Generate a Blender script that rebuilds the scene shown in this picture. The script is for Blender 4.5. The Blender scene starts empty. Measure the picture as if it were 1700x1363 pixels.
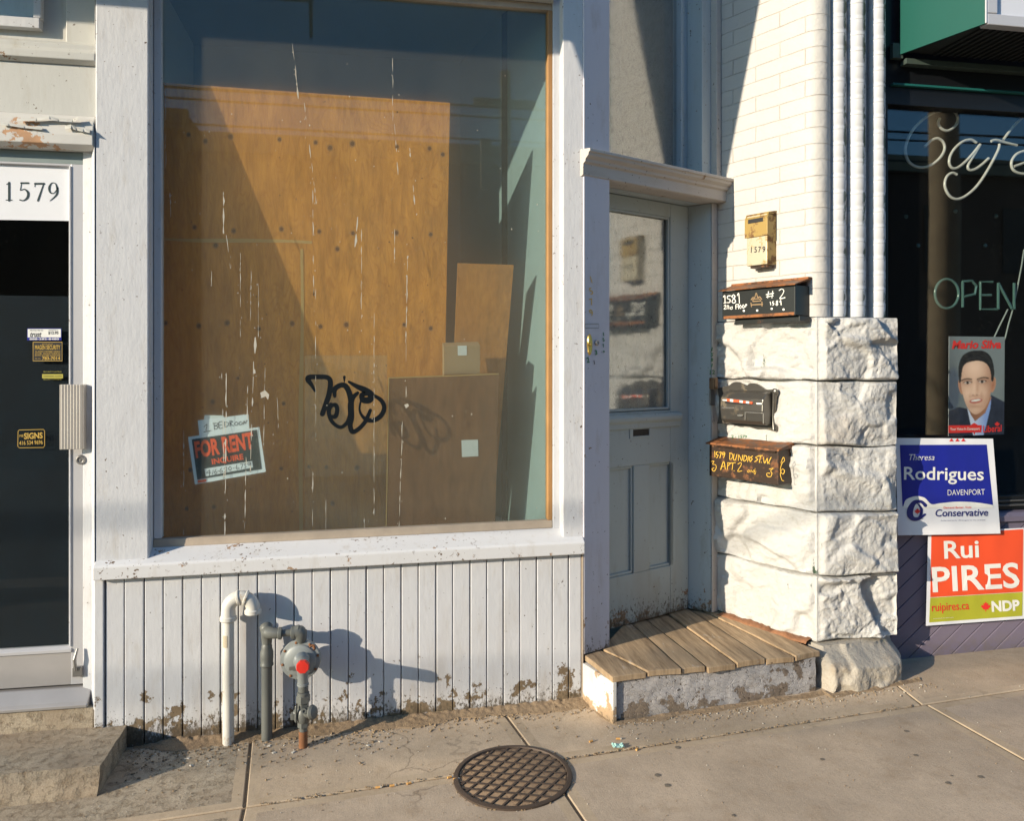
import bpy, bmesh, math, random
from mathutils import Vector, Matrix, noise
random.seed(7)
S = bpy.context.scene
COL = S.collection
R = math.radians

# ---------------------------------------------------------------- camera, sky, sun, exposure
F, PH, CD, CH, HY = 1320.0, R(10.3), 3.7, 1.655, 605.0
FW = Vector((math.sin(PH), math.cos(PH), 0)); RT = Vector((math.cos(PH), -math.sin(PH), 0)); UP = Vector((0, 0, 1))
CAM = Vector((0, -CD, CH))
cd = bpy.data.cameras.new('camera'); co = bpy.data.objects.new('camera', cd); COL.objects.link(co)
cd.sensor_width = 36; cd.lens = 36 * F / 1700; cd.clip_end = 2000; cd.clip_start = .05
cd.shift_y = -(681.5 - HY) / 1700
co.location = CAM; co.rotation_euler = (R(90), 0, -PH)
S.camera = co

SD = Vector((1, .48, -.33)).normalized()
ELEV = math.asin(-SD.z); AZ = math.atan2(-SD.x, -SD.y)
W = bpy.data.worlds.new('World'); S.world = W; W.use_nodes = True
wn = W.node_tree.nodes; wl = W.node_tree.links
sky = wn.new('ShaderNodeTexSky'); sky.sky_type = 'NISHITA'; sky.sun_disc = False
sky.sun_elevation = ELEV; sky.sun_rotation = AZ; sky.air_density = 1.0; sky.ozone_density = 2.5; sky.dust_density = .6
bg = wn['Background']; skm = wn.new('ShaderNodeMix'); skm.data_type = 'RGBA'; skm.blend_type = 'MULTIPLY'; skm.inputs[0].default_value = 1; skm.inputs[7].default_value = (.60, .92, 1.10, 1)
wl.new(sky.outputs[0], skm.inputs[6]); wl.new(skm.outputs[2], bg.inputs[0]); bg.inputs[1].default_value = .122
sl = bpy.data.lights.new('sun', 'SUN'); so = bpy.data.objects.new('sun', sl); COL.objects.link(so)
sl.energy = 4.35; sl.angle = R(.5); sl.color = (1, .865, .675)
so.rotation_euler = SD.to_track_quat('-Z', 'Y').to_euler()
S.view_settings.view_transform = 'Standard'; S.view_settings.look = 'None'
S.view_settings.exposure = .70; S.view_settings.gamma = 1
S.cycles.max_bounces = 8; S.cycles.transparent_max_bounces = 16
S.cycles.use_denoising = True

# ---------------------------------------------------------------- from a photo pixel to a point on a real plane
def ray(x, y): return FW + RT * ((x - 850) / F) + UP * ((HY - y) / F)
class Plane:
    def __init__(s, p, n):
        s.p = Vector(p); s.n = Vector(n).normalized()
        if s.n.dot(CAM - s.p) < 0: s.n = -s.n
    def __call__(s, x, y, off=0.0):
        r = ray(x, y); p = s.p + s.n * off
        return CAM + r * ((p - CAM).dot(s.n) / r.dot(s.n))
def PY(Y): return Plane((0, Y, 0), (0, 1, 0))
def PZ(z): return Plane((0, 0, z), (0, 0, 1))
def gz(x, y): return .012 + .024 * x + .02 * y
GR = Plane((0, 0, .012), (-.024, -.02, 1))

I4 = Matrix.Identity(4)
A26 = R(26)
ENT = Matrix.Translation((1.017, 0, 0)) @ Matrix.Rotation(A26, 4, 'Z')          # x along the angled doorway, y into it
SPL = Matrix.Translation((2.217, -.05, 0)) @ Matrix.Rotation(A26 - R(90), 4, 'Z')  # x out along the splayed pier wall, y into the wall
def PF(M, y): return Plane(M @ Vector((0, y, 0)), M.to_3x3() @ Vector((0, 1, 0)))
def inv(M, v): return M.inverted() @ v
def fx(M, y, px, py): return inv(M, PF(M, y)(px, py))      # local point of a frame on its plane y

# ---------------------------------------------------------------- mesh helper
class MB:
    def __init__(s): s.v = []; s.f = []; s.m = []
    def add(s, vs, fs, m=0):
        b = len(s.v); s.v += [tuple(v) for v in vs]
        for f in fs: s.f.append([i + b for i in f]); s.m.append(m)
        return s
    def box(s, x0, x1, y0, y1, z0, z1, m=0):
        return s.hexa([(x0, y0, z0), (x1, y0, z0), (x1, y1, z0), (x0, y1, z0), (x0, y0, z1), (x1, y0, z1), (x1, y1, z1), (x0, y1, z1)], m)
    def hexa(s, vs, m=0):
        return s.add(vs, [(3, 2, 1, 0), (4, 5, 6, 7), (0, 1, 5, 4), (1, 2, 6, 5), (2, 3, 7, 6), (3, 0, 4, 7)], m)
    def prism(s, poly, z0, z1, m=0):          # plan polygon, counter-clockwise
        n = len(poly)
        return s.add([(p[0], p[1], z0) for p in poly] + [(p[0], p[1], z1) for p in poly],
                     [tuple(range(n))[::-1], tuple(range(n, 2 * n))] + [(i, (i + 1) % n, n + (i + 1) % n, n + i) for i in range(n)], m)
    def profx(s, prof, x0, x1, m=0, dz=0.0):  # (y,z) profile swept along x, rising by dz
        n = len(prof)
        return s.add([(x0, p[0], p[1]) for p in prof] + [(x1, p[0], p[1] + dz) for p in prof],
                     [tuple(range(n)), tuple(range(n, 2 * n))[::-1]] + [(i, n + i, n + (i + 1) % n, (i + 1) % n) for i in range(n)], m)
    def slab(s, pts, th, m=0):                # a flat polygon with thickness pushed along its back side
        pts = [Vector(p) for p in pts]; n = (pts[1] - pts[0]).cross(pts[2] - pts[0]).normalized()
        if n.dot(CAM - pts[0]) < 0: n = -n
        k = len(pts); bk = [p - n * th for p in pts]
        return s.add(pts + bk, [tuple(range(k)), tuple(range(k, 2 * k))[::-1]] + [(i, k + i, k + (i + 1) % k, (i + 1) % k) for i in range(k)], m)
    def tube(s, path, r, seg=14, m=0, cap=True):
        path = [Vector(p) for p in path]; n = len(path); rs = r if isinstance(r, (list, tuple)) else [r] * n
        u = None; vs = []
        for i, p in enumerate(path):
            t = (path[min(i + 1, n - 1)] - path[max(i - 1, 0)]).normalized()
            if u is None: u = t.orthogonal().normalized()
            u = (u - t * u.dot(t)).normalized(); w = t.cross(u)
            vs += [p + (u * math.cos(a) + w * math.sin(a)) * rs[i] for a in [2 * math.pi * k / seg for k in range(seg)]]
        fs = [(i * seg + k, i * seg + (k + 1) % seg, (i + 1) * seg + (k + 1) % seg, (i + 1) * seg + k) for i in range(n - 1) for k in range(seg)]
        if cap: fs += [tuple(range(seg))[::-1], tuple(range((n - 1) * seg, n * seg))]
        return s.add(vs, fs, m)
    def disc(s, c, nrm, prof, seg=28, m=0):   # lathe: prof = [(radius, height along nrm)]
        c = Vector(c); nrm = Vector(nrm).normalized()
        return s.tube_axis(c, nrm, prof, seg, m)
    def tube_axis(s, c, nrm, prof, seg, m):
        u = nrm.orthogonal().normalized(); w = nrm.cross(u); vs = []; n = len(prof)
        for r, h in prof: vs += [c + nrm * h + (u * math.cos(a) + w * math.sin(a)) * r for a in [2 * math.pi * (k + .5) / seg for k in range(seg)]]
        fs = [(i * seg + k, i * seg + (k + 1) % seg, (i + 1) * seg + (k + 1) % seg, (i + 1) * seg + k) for i in range(n - 1) for k in range(seg)]
        fs += [tuple(range(seg))[::-1], tuple(range((n - 1) * seg, n * seg))]
        return s.add(vs, fs, m)
    def grid(s, fn, nu, nv, m=0):
        return s.add([fn(i / nu, j / nv) for j in range(nv + 1) for i in range(nu + 1)],
                     [(j * (nu + 1) + i, j * (nu + 1) + i + 1, (j + 1) * (nu + 1) + i + 1, (j + 1) * (nu + 1) + i) for j in range(nv) for i in range(nu)], m)
    def build(s, name, mats, parent=None, M=None, bevel=0, smooth=False, base=False, world=False, recalc=True):
        M = M or I4
        if world: s.v = [tuple(inv(M, Vector(v))) for v in s.v]
        if base:
            xs = [v[0] for v in s.v]; ys = [v[1] for v in s.v]; zs = [v[2] for v in s.v]
            c = Vector(((min(xs) + max(xs)) / 2, (min(ys) + max(ys)) / 2, min(zs)))
            s.v = [(v[0] - c.x, v[1] - c.y, v[2] - c.z) for v in s.v]; M = M @ Matrix.Translation(c)
        me = bpy.data.meshes.new(name); me.from_pydata(s.v, [], s.f)
        for m in (mats if isinstance(mats, (list, tuple)) else [mats]):
            if m: me.materials.append(m)
        me.polygons.foreach_set('material_index', s.m)
        if recalc:
            b = bmesh.new(); b.from_mesh(me); bmesh.ops.recalc_face_normals(b, faces=b.faces); b.to_mesh(me); b.free()
        if smooth: me.polygons.foreach_set('use_smooth', [True] * len(me.polygons))
        me.update()
        o = bpy.data.objects.new(name, me); COL.objects.link(o)
        if bevel:
            bv = o.modifiers.new('bevel', 'BEVEL'); bv.width = bevel; bv.segments = 2; bv.limit_method = 'ANGLE'; bv.angle_limit = R(35)
        if parent:
            o.parent = parent; T = WM[parent.name]; o.matrix_basis = T.inverted() @ M
        else: o.matrix_basis = M
        WM[o.name] = M.copy()
        if smooth and smooth != 'all':
            es = o.modifiers.new('edges', 'EDGE_SPLIT'); es.split_angle = R(smooth if smooth is not True else 40)
        return o
WM = {}
def tag(o, label=None, cat=None, group=None, kind=None):
    if label: o['label'] = label
    if cat: o['category'] = cat
    if group: o['group'] = group
    if kind: o['kind'] = kind
    return o
def empty(name, M, label, cat, group=None):
    o = bpy.data.objects.new(name, None); COL.objects.link(o)
    if not isinstance(M, Matrix): M = Matrix.Translation(M)
    o.matrix_basis = M; o.empty_display_size = .1; WM[o.name] = M.copy()
    return tag(o, label, cat, group)

# ---------------------------------------------------------------- lettering and brush strokes laid on real planes
def textmesh(t, bold=0, shear=0):
    cu = bpy.data.curves.new('t', 'FONT'); cu.body = t; cu.offset = bold; cu.shear = shear; cu.resolution_u = 3
    ob = bpy.data.objects.new('t', cu); COL.objects.link(ob)
    dg = bpy.context.evaluated_depsgraph_get(); dg.update()
    ev = ob.evaluated_get(dg); me = ev.to_mesh()
    vs = [(v.co.x, v.co.y) for v in me.vertices]; fs = [tuple(p.vertices) for p in me.polygons]
    ev.to_mesh_clear(); bpy.data.objects.remove(ob); bpy.data.curves.remove(cu)
    return vs, fs
def text(mb, t, x0, y0, x1, y1, h, pl, off=.0015, m=0, bold=.0, shear=0, up=None):
    """write t along the line (x0,y0)-(x1,y1) (photo pixels, base line) with capitals h pixels tall, on plane pl"""
    vs, fs = textmesh(t, bold, shear)
    if not vs: return
    a = min(v[0] for v in vs); b = max(v[0] for v in vs)
    if t == '1': x0, y0, x1, y1 = x0 + (x1 - x0) * .3, y0 + (y1 - y0) * .3, x0 + (x1 - x0) * .72, y0 + (y1 - y0) * .72
    dx, dy = x1 - x0, y1 - y0; L = math.hypot(dx, dy)
    ux, uy = up if up else (dy / L, -dx / L)
    k = h / .73
    mb.add([pl(x0 + dx * (v[0] - a) / (b - a) + ux * v[1] * k, y0 + dy * (v[0] - a) / (b - a) + uy * v[1] * k, off) for v in vs], fs, m)
def smooth_line(pts, n=6):
    if len(pts) < 3: return [tuple(p) for p in pts]
    out = []
    P = [pts[0]] + list(pts) + [pts[-1]]
    for i in range(1, len(P) - 2):
        for k in range(n):
            t = k / n
            out.append(tuple(.5 * (2 * P[i][j] + (P[i + 1][j] - P[i - 1][j]) * t + (2 * P[i - 1][j] - 5 * P[i][j] + 4 * P[i + 1][j] - P[i + 2][j]) * t * t + (3 * P[i][j] - P[i - 1][j] - 3 * P[i + 1][j] + P[i + 2][j]) * t ** 3) for j in range(len(P[0]))))
    out.append(tuple(pts[-1])); return out
def stroke(mb, pts, w, pl, off=.0015, m=0, smooth=True, jag=0.0):
    """brush stroke through photo pixels; w = width or list"""
    k = len(pts); ws = w if isinstance(w, (list, tuple)) else [w] * k
    q = [(p[0], p[1], ws[i]) for i, p in enumerate(pts)]
    q = smooth_line(q) if smooth else q
    L = []; Rr = []
    for i, p in enumerate(q):
        a = q[max(i - 1, 0)]; b = q[min(i + 1, len(q) - 1)]
        d = math.hypot(b[0] - a[0], b[1] - a[1]) or 1; nx, ny = -(b[1] - a[1]) / d, (b[0] - a[0]) / d
        j1 = 1 + random.uniform(-jag, jag); j2 = 1 + random.uniform(-jag, jag)
        L.append(pl(p[0] + nx * p[2] / 2 * j1, p[1] + ny * p[2] / 2 * j1, off)); Rr.append(pl(p[0] - nx * p[2] / 2 * j2, p[1] - ny * p[2] / 2 * j2, off))
    n = len(q); mb.add(L + Rr, [(i, i + 1, n + i + 1, n + i) for i in range(n - 1)], m)
    for e in (0, n - 1):                      # round ends
        if q[e][2] > 1.0:
            c = q[e]; mb.add([pl(c[0] + c[2] / 2 * math.cos(t * .5236), c[1] + c[2] / 2 * math.sin(t * .5236), off + 2e-5) for t in range(12)], [tuple(range(12))], m)
def poly(mb, pts, pl, off=.0015, m=0): mb.add([pl(p[0], p[1], off) for p in pts], [tuple(range(len(pts)))], m)
def ell(cx, cy, rx, ry, n=24, rot=0): return [(cx + rx * math.cos(t) * math.cos(rot) - ry * math.sin(t) * math.sin(rot), cy + rx * math.cos(t) * math.sin(rot) + ry * math.sin(t) * math.cos(rot)) for t in [2 * math.pi * k / n for k in range(n)]]
LEAF = [(0, -10), (2, -6), (5, -7), (4, -2), (9, -4), (8, -1), (10, 0), (5, 4), (6, 6), (1, 5.5), (.6, 10), (-.6, 10), (-1, 5.5), (-6, 6), (-5, 4), (-10, 0), (-8, -1), (-9, -4), (-4, -2), (-5, -7), (-2, -6)]
def leaf(mb, cx, cy, s, pl, off=.002, m=0): poly(mb, [(cx + p[0] * s / 10, cy + p[1] * s / 10) for p in LEAF], pl, off, m)

# ---------------------------------------------------------------- materials
class N:
    def __init__(s, name):
        s.m = bpy.data.materials.new(name); s.m.use_nodes = True; s.t = s.m.node_tree; s.b = s.t.nodes['Principled BSDF']
        s.tc = s.t.nodes.new('ShaderNodeTexCoord'); s.o = s.tc.outputs['Object']
    def n(s, typ, **k):
        x = s.t.nodes.new('ShaderNode' + typ)
        for a, v in k.items():
            if a.startswith('i_'): x.inputs[a[2:].replace('_', ' ')].default_value = v
            else: setattr(x, a, v)
        return x
    def l(s, a, b): s.t.links.new(a, b)
    def map(s, sc=(1, 1, 1), rot=(0, 0, 0), loc=(0, 0, 0), src=None):
        x = s.n('Mapping'); x.inputs['Scale'].default_value = sc; x.inputs['Rotation'].default_value = rot; x.inputs['Location'].default_value = loc
        s.l(src or s.o, x.inputs[0]); return x.outputs[0]
    def noise(s, scale, detail=4, rough=.55, vec=None, dist=0):
        x = s.n('TexNoise'); x.inputs['Scale'].default_value = scale; x.inputs['Detail'].default_value = detail; x.inputs['Roughness'].default_value = rough; x.inputs['Distortion'].default_value = dist
        s.l(vec or s.o, x.inputs['Vector']); return x.outputs[0]
    def vor(s, scale, feat='F1', vec=None):
        x = s.n('TexVoronoi'); x.feature = feat; x.inputs['Scale'].default_value = scale; s.l(vec or s.o, x.inputs['Vector']); return x.outputs['Distance']
    def rng(s, v, a, b, c=0., d=1.):
        x = s.n('MapRange'); x.clamp = True
        for i, q in zip((1, 2, 3, 4), (a, b, c, d)): x.inputs[i].default_value = q
        s.l(v, x.inputs[0]); return x.outputs[0]
    def math(s, op, a, b=None):
        x = s.n('Math'); x.operation = op
        for i, q in enumerate((a, b)):
            if q is None: continue
            if isinstance(q, (int, float)): x.inputs[i].default_value = q
            else: s.l(q, x.inputs[i])
        return x.outputs[0]
    def mix(s, f, a, b):
        x = s.n('Mix'); x.data_type = 'RGBA'
        for i, q in ((0, f), (6, a), (7, b)):
            if isinstance(q, (int, float)): x.inputs[i].default_value = q
            elif isinstance(q, tuple): x.inputs[i].default_value = (*q[:3], 1)
            else: s.l(q, x.inputs[i])
        return x.outputs[2]
    def sep(s, ch, src=None):
        x = s.n('SeparateXYZ'); s.l(src or s.o, x.inputs[0]); return x.outputs[ch]
    def col(s, c):
        if isinstance(c, tuple): s.b.inputs['Base Color'].default_value = (*c[:3], 1)
        else: s.l(c, s.b.inputs['Base Color'])
    def rough(s, r, spec=None, metal=None):
        if isinstance(r, (int, float)): s.b.inputs['Roughness'].default_value = r
        else: s.l(r, s.b.inputs['Roughness'])
        if spec is not None: s.b.inputs['Specular IOR Level'].default_value = spec
        if metal is not None: s.b.inputs['Metallic'].default_value = metal
    def bump(s, h, strength=.3, dist=.003):
        x = s.n('Bump'); x.inputs['Strength'].default_value = strength; x.inputs['Distance'].default_value = dist
        s.l(h, x.inputs['Height'])
        prev = s.b.inputs['Normal'].links
        if prev: s.l(prev[0].from_socket, x.inputs['Normal'])
        s.l(x.outputs[0], s.b.inputs['Normal'])
def mul(c, k): return tuple(x * k for x in c)

def plain(name, c, r=.5, metal=0, var=.12, bump=0, spec=.5):
    a = N(name); a.col(a.mix(a.noise(9, 5), mul(c, 1 - var), mul(c, 1 + var))); a.rough(r, spec, metal)
    if bump: a.bump(a.noise(120, 4), bump, .002)
    return a.m
def paint(name, base, under=(.16, .10, .06), chip=.62, specks=.70, grime=None, gc=(.10, .075, .05), r=.55, tone=.07, bump=.35, seed=0, stretch=(1, 1, .25), crackle=False):
    """old painted wood: brush marks, tone, specks, chips down to the wood, splashed dirt near the ground"""
    a = N(name); v = a.map(loc=(seed, seed * .7, seed * .3)); vs = a.map(sc=stretch, loc=(seed, 0, 0))
    c = a.mix(a.noise(2.2, 6, .6, v), mul(base, 1 - tone), mul(base, 1 + tone * .4))
    st = a.rng(a.noise(16, 6, .65, vs), .55, .8)
    c = a.mix(a.math('MULTIPLY', st, .5), c, (base[0] * .62, base[1] * .52, base[2] * .38))
    n1 = a.noise(9, 9, .68, v); n2 = a.noise(55, 3, .6, v); sp = a.rng(n2, specks, specks + .03)
    sp = a.math('MULTIPLY', sp, a.rng(a.noise(4, 3, .5, v), .42, .55))
    ch = a.rng(n1, chip, chip + .015)
    z = a.sep(2)
    if grime:
        g = a.rng(z, grime[0], grime[1], 1, 0)
        gn = a.noise(30, 9, .75, a.map(sc=(1, 1, .45), loc=(seed, 1, 0)))
        low = a.rng(a.math('ADD', a.math('MULTIPLY', a.math('POWER', g, 1.6), .46), a.math('MULTIPLY', gn, .9)), .72, .84)
        chl = a.rng(a.math('ADD', n1, a.math('MULTIPLY', g, .2)), chip, chip + .015)
        ch = a.math('MAXIMUM', ch, chl)
    c = a.mix(ch, c, a.mix(a.noise(30, 4, .6, v), under, mul(under, 2.0)))
    c = a.mix(sp, c, mul(under, .6))
    if grime:
        n9 = a.noise(85, 4, .65, a.map(sc=(1, 1, .6), loc=(seed, 3, 0)))
        sp2 = a.rng(a.math('ADD', a.math('MULTIPLY', a.math('POWER', g, 2.0), .34), n9), .72, .76)
        c = a.mix(a.math('MULTIPLY', sp2, .85), c, a.mix(a.noise(9, 2), (.018, .016, .013), (.05, .045, .025)))
        c = a.mix(a.math('MULTIPLY', a.rng(a.math('ADD', a.math('MULTIPLY', g, .22), a.noise(5, 6, .65, vs)), .55, .85), .35), c, (.30, .235, .16))
    if grime: c = a.mix(a.math('MULTIPLY', low, .8), c, a.mix(a.noise(40, 3), mul(gc, .4), mul(gc, 1.5)))
    a.col(c); a.rough(r, .4)
    a.bump(a.noise(60, 6, .6, vs), bump * .6, .0025)
    a.bump(a.noise(11, 5, .55, v), bump * .5, .006)
    a.bump(a.math('SUBTRACT', 1.0, ch), bump, .0015)
    if crackle:
        cr = a.vor(38, 'DISTANCE_TO_EDGE', a.map(sc=(1, 1, 1.6)))
        a.bump(a.rng(cr, 0, .06), .6, .003)
    return a.m

WHITE = (.57, .575, .595)
M_post = paint('white_paint', WHITE, chip=.685, specks=.66, bump=.8, tone=.12)
M_board = paint('bead_board_paint', (.56, .565, .585), chip=.665, specks=.68, grime=(-.02, .34), under=(.11, .08, .05), bump=.7, tone=.10)
M_sill = paint('sill_paint', (.62, .62, .63), chip=.62, specks=.62, under=(.22, .15, .10), seed=3)
M_head = paint('cream_paint', (.53, .525, .49), chip=.68, specks=.68, seed=5)
M_peel = paint('peeling_paint', (.58, .565, .53), chip=.57, specks=.66, under=(.30, .17, .09), seed=8, stretch=(.2, 1, 1))
M_corn = paint('cornice_paint', (.50, .46, .42), chip=.66, specks=.66, seed=6, stretch=(.2, 1, 1))
M_mauve = paint('mauve_paint', (.60, .57, .61), chip=.68, specks=.68, grime=(.2, .5), seed=11)
M_door = paint('grey_door_paint', (.40, .455, .45), chip=.70, specks=.68, grime=(.2, .6), seed=13)
M_jamb = paint('jamb_paint', (.43, .485, .50), chip=.67, specks=.66, grime=(.2, .5), seed=15)
M_stoopf = paint('worn_white_paint', (.37, .355, .355), chip=.585, specks=.6, under=(.12, .095, .075), grime=(-.02, .15), gc=(.17, .125, .085), bump=1.0, seed=21, stretch=(.4, 1, 1), crackle=True)
M_stoops = paint('chipped_white_paint', (.66, .64, .60), chip=.58, specks=.64, under=(.26, .18, .11), grime=(.0, .16), gc=(.17, .125, .085), seed=24)
M_frame = plain('weathered_wood', (.42, .34, .26), .6, var=.3, bump=.5)
M_framed = plain('ochre_frame_wood', (.36, .19, .07), .55, var=.3, bump=.4)
M_alu = plain('aluminium', (.55, .545, .56), .38, .25, var=.06)
M_alud = plain('worn_aluminium', (.40, .38, .37), .42, .2, var=.12)
M_black = plain('black_rubber', (.012, .012, .013), .6)
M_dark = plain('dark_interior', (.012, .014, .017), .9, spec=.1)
M_room = plain('interior_plaster', (.25, .31, .31), .85, var=.05, bump=.2, spec=.2)
M_roombounce = plain('bounce_white_plaster', (.72, .71, .68), .85, var=.05, spec=.2)  # white chosen to bounce added fill light onto the shaded boards
M_card = plain('cardboard', (.34, .22, .12), .8, var=.1)
M_tape = plain('masking_tape', (.50, .31, .11), .6, var=.15)
M_brass = plain('brass', (.55, .36, .10), .35, .9, var=.3)
M_steel = plain('dull_steel', (.30, .29, .28), .45, .8, var=.2)
M_red = plain('red_plastic', (.72, .035, .02), .42, var=.05)
M_brown = plain('brown_rust_metal', (.13, .07, .045), .6, .2, var=.4)
M_yel = plain('yellow_lettering', (.70, .42, .05), .5)
M_gold = plain('gold_print', (.55, .36, .07), .5)
M_wlet = plain('white_lettering', (.80, .79, .74), .55, var=.04)
M_green = plain('green_numerals', (.02, .16, .07), .5)
M_ink = plain('black_ink', (.012, .014, .02), .5)
M_navy = plain('navy_print', (.015, .02, .16), .45, var=.1)
M_blue = plain('blue_print', (.012, .020, .27), .4, var=.08)
M_rprint = plain('red_print', (.72, .03, .025), .45)
M_oprint = plain('orange_red_print', (.80, .085, .025), .45, var=.05)
M_rent = plain('orange_print', (.85, .10, .03), .5, var=.05)
M_lime = plain('lime_print', (.42, .42, .03), .45, var=.06)
M_paper = plain('white_paper', (.74, .75, .78), .6, var=.04)
M_note = plain('pale_paper', (.66, .67, .66), .7, var=.05)
M_forrent = plain('dark_green_print', (.012, .028, .032), .5)
M_teal = plain('teal_trim', (.01, .11, .10), .5)
M_signg = plain('green_enamel', (.0, .072, .055), .4, var=.05)
M_signf = plain('sign_face', (.62, .64, .70), .4, var=.03)
M_orange = plain('cigarette_filter', (.62, .33, .10), .8)
M_spray = plain('black_spray_paint', (.004, .007, .010), .75, spec=.15)
M_drip = plain('dried_white_drips', (.46, .43, .36), .8, var=.2)
M_iron = plain('dark_iron', (.085, .06, .045), .6, .4, var=.35, bump=.4)
M_curt = None

def plywood(name, base, dark, seed, grain=1.0):
    a = N(name); v = a.map(sc=(26, 26, 1.1), loc=(seed, 0, seed)); v2 = a.map(sc=(5, 5, .55), loc=(seed, 0, 0))
    ring = a.noise(1.6, 2, .5, v2, 1.5)
    rg = a.math('FRACT', a.math('MULTIPLY', ring, 13)); rg = a.rng(a.math('ABSOLUTE', a.math('SUBTRACT', rg, .5)), 0, .5)
    c = a.mix(a.rng(a.noise(1.0, 8, .75, v), .30, .70), mul(base, .50), mul(base, 1.24))
    c = a.mix(a.math('MULTIPLY', a.rng(rg, .7, 1), .34 * grain), c, dark)
    c = a.mix(a.rng(a.noise(2.0, 4, .6, a.map(sc=(1, 1, .4), loc=(seed, 0, 4))), .35, .75, 0, .45), c, mul(dark, 1.5))
    a.col(c); a.rough(.65, .3); a.bump(a.noise(1.2, 8, .7, v), .2, .002); return a.m
M_ply = plywood('plywood', (.68, .275, .05), (.36, .115, .016), 1.0, 1.6)
M_ply2 = plywood('plywood_offcut', (.52, .225, .06), (.32, .11, .025), 5.0, .7)
M_hard = plywood('brown_hardboard', (.20, .09, .038), (.12, .05, .02), 9.0, .5)
M_knot = plain('dark_knot', (.075, .026, .012), .7, var=.5)
M_knot2 = plain('knot_ring', (.33, .14, .04), .7, var=.2)

def glass(name, dust=.1, refl=1.0, film=0, tint=(.955, .98, .97), dustc=(.60, .62, .58), lace=False):
    a = N(name); a.t.nodes.remove(a.b); out = a.t.nodes['Material Output']
    tr = a.n('BsdfTransparent'); tr.inputs[0].default_value = (*tint, 1)
    gl = a.n('BsdfGlossy'); gl.inputs['Roughness'].default_value = .015; gl.inputs[0].default_value = (1, 1, 1, 1)
    lw = a.n('LayerWeight'); lw.inputs[0].default_value = .5
    p = a.math('POWER', lw.outputs['Facing'], 5.0)
    fr = a.math('ADD', .042 * refl, a.math('MULTIPLY', p, .9))
    m1 = a.n('MixShader'); a.l(fr, m1.inputs[0]); a.l(tr.outputs[0], m1.inputs[1]); a.l(gl.outputs[0], m1.inputs[2])
    if lace:
        lf = a.rng(a.noise(95, 3, .6, a.map(sc=(1, 1, .55), rot=(0, .5, 0)), 1.2), .57, .62, 1, .45)
        fr2 = a.math('MULTIPLY', fr, lf); a.l(fr2, m1.inputs[0]); gl.inputs['Roughness'].default_value = .085
        bp = a.n('Bump'); bp.inputs['Strength'].default_value = .08; bp.inputs['Distance'].default_value = .004; a.l(a.noise(22, 3), bp.inputs['Height']); a.l(bp.outputs[0], gl.inputs['Normal'])
    df = a.n('BsdfDiffuse'); df.inputs[0].default_value = (*dustc, 1)
    d = a.rng(a.noise(3, 7, .7, a.map(sc=(1, 1, .5))), .3, .75, dust * .65, dust * 1.35)
    sp = a.rng(a.noise(130, 2, .5), .72, .76, 0, .25 if dust else 0)
    d = a.math('ADD', d, a.math('MULTIPLY', sp, a.rng(a.noise(5, 3), .4, .6)))
    m2 = a.n('MixShader'); a.l(d, m2.inputs[0]); a.l(m1.outputs[0], m2.inputs[1]); a.l(df.outputs[0], m2.inputs[2])
    fin = m2
    if film:
        tl = a.n('BsdfTranslucent'); tl.inputs[0].default_value = (.92, .90, .86, 1); fin = a.n('MixShader')
        a.l(a.rng(a.noise(2.5, 6, .65, a.map(sc=(1, 1, .5), loc=(3, 0, 0))), .3, .7, film * .75, film * 1.25), fin.inputs[0]); a.l(m2.outputs[0], fin.inputs[1]); a.l(tl.outputs[0], fin.inputs[2])
    a.l(fin.outputs[0], out.inputs[0]); return a.m
M_glass = glass('dusty_shop_glass', .034, .75, .12, tint=(.92, .98, .975), dustc=(.62, .57, .47))
M_glassd = glass('door_glass', .085, 4.0, dustc=(.66, .62, .54), lace=True)
M_glassc = glass('cafe_glass', .0025, 1.3)
M_glassl = glass('aluminium_door_glass', .002, .3)
M_acry = glass('clear_acrylic', .03, .8)

def lace():
    a = N('lace_curtain'); out = a.t.nodes['Material Output']
    v = a.map(sc=(1, 1, .6)); sp = a.rng(a.noise(75, 3, .6, v, 1.0), .60, .66)
    sp = a.math('MULTIPLY', sp, a.rng(a.noise(9, 3), .35, .55, .35, 1))
    a.col(a.mix(sp, (.30, .31, .29), (.04, .05, .05))); a.rough(.9, .1)
    a.bump(a.noise(14, 3, .5, a.map(sc=(1, 1, .15))), .5, .02); return a.m
M_curt = lace()

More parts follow.
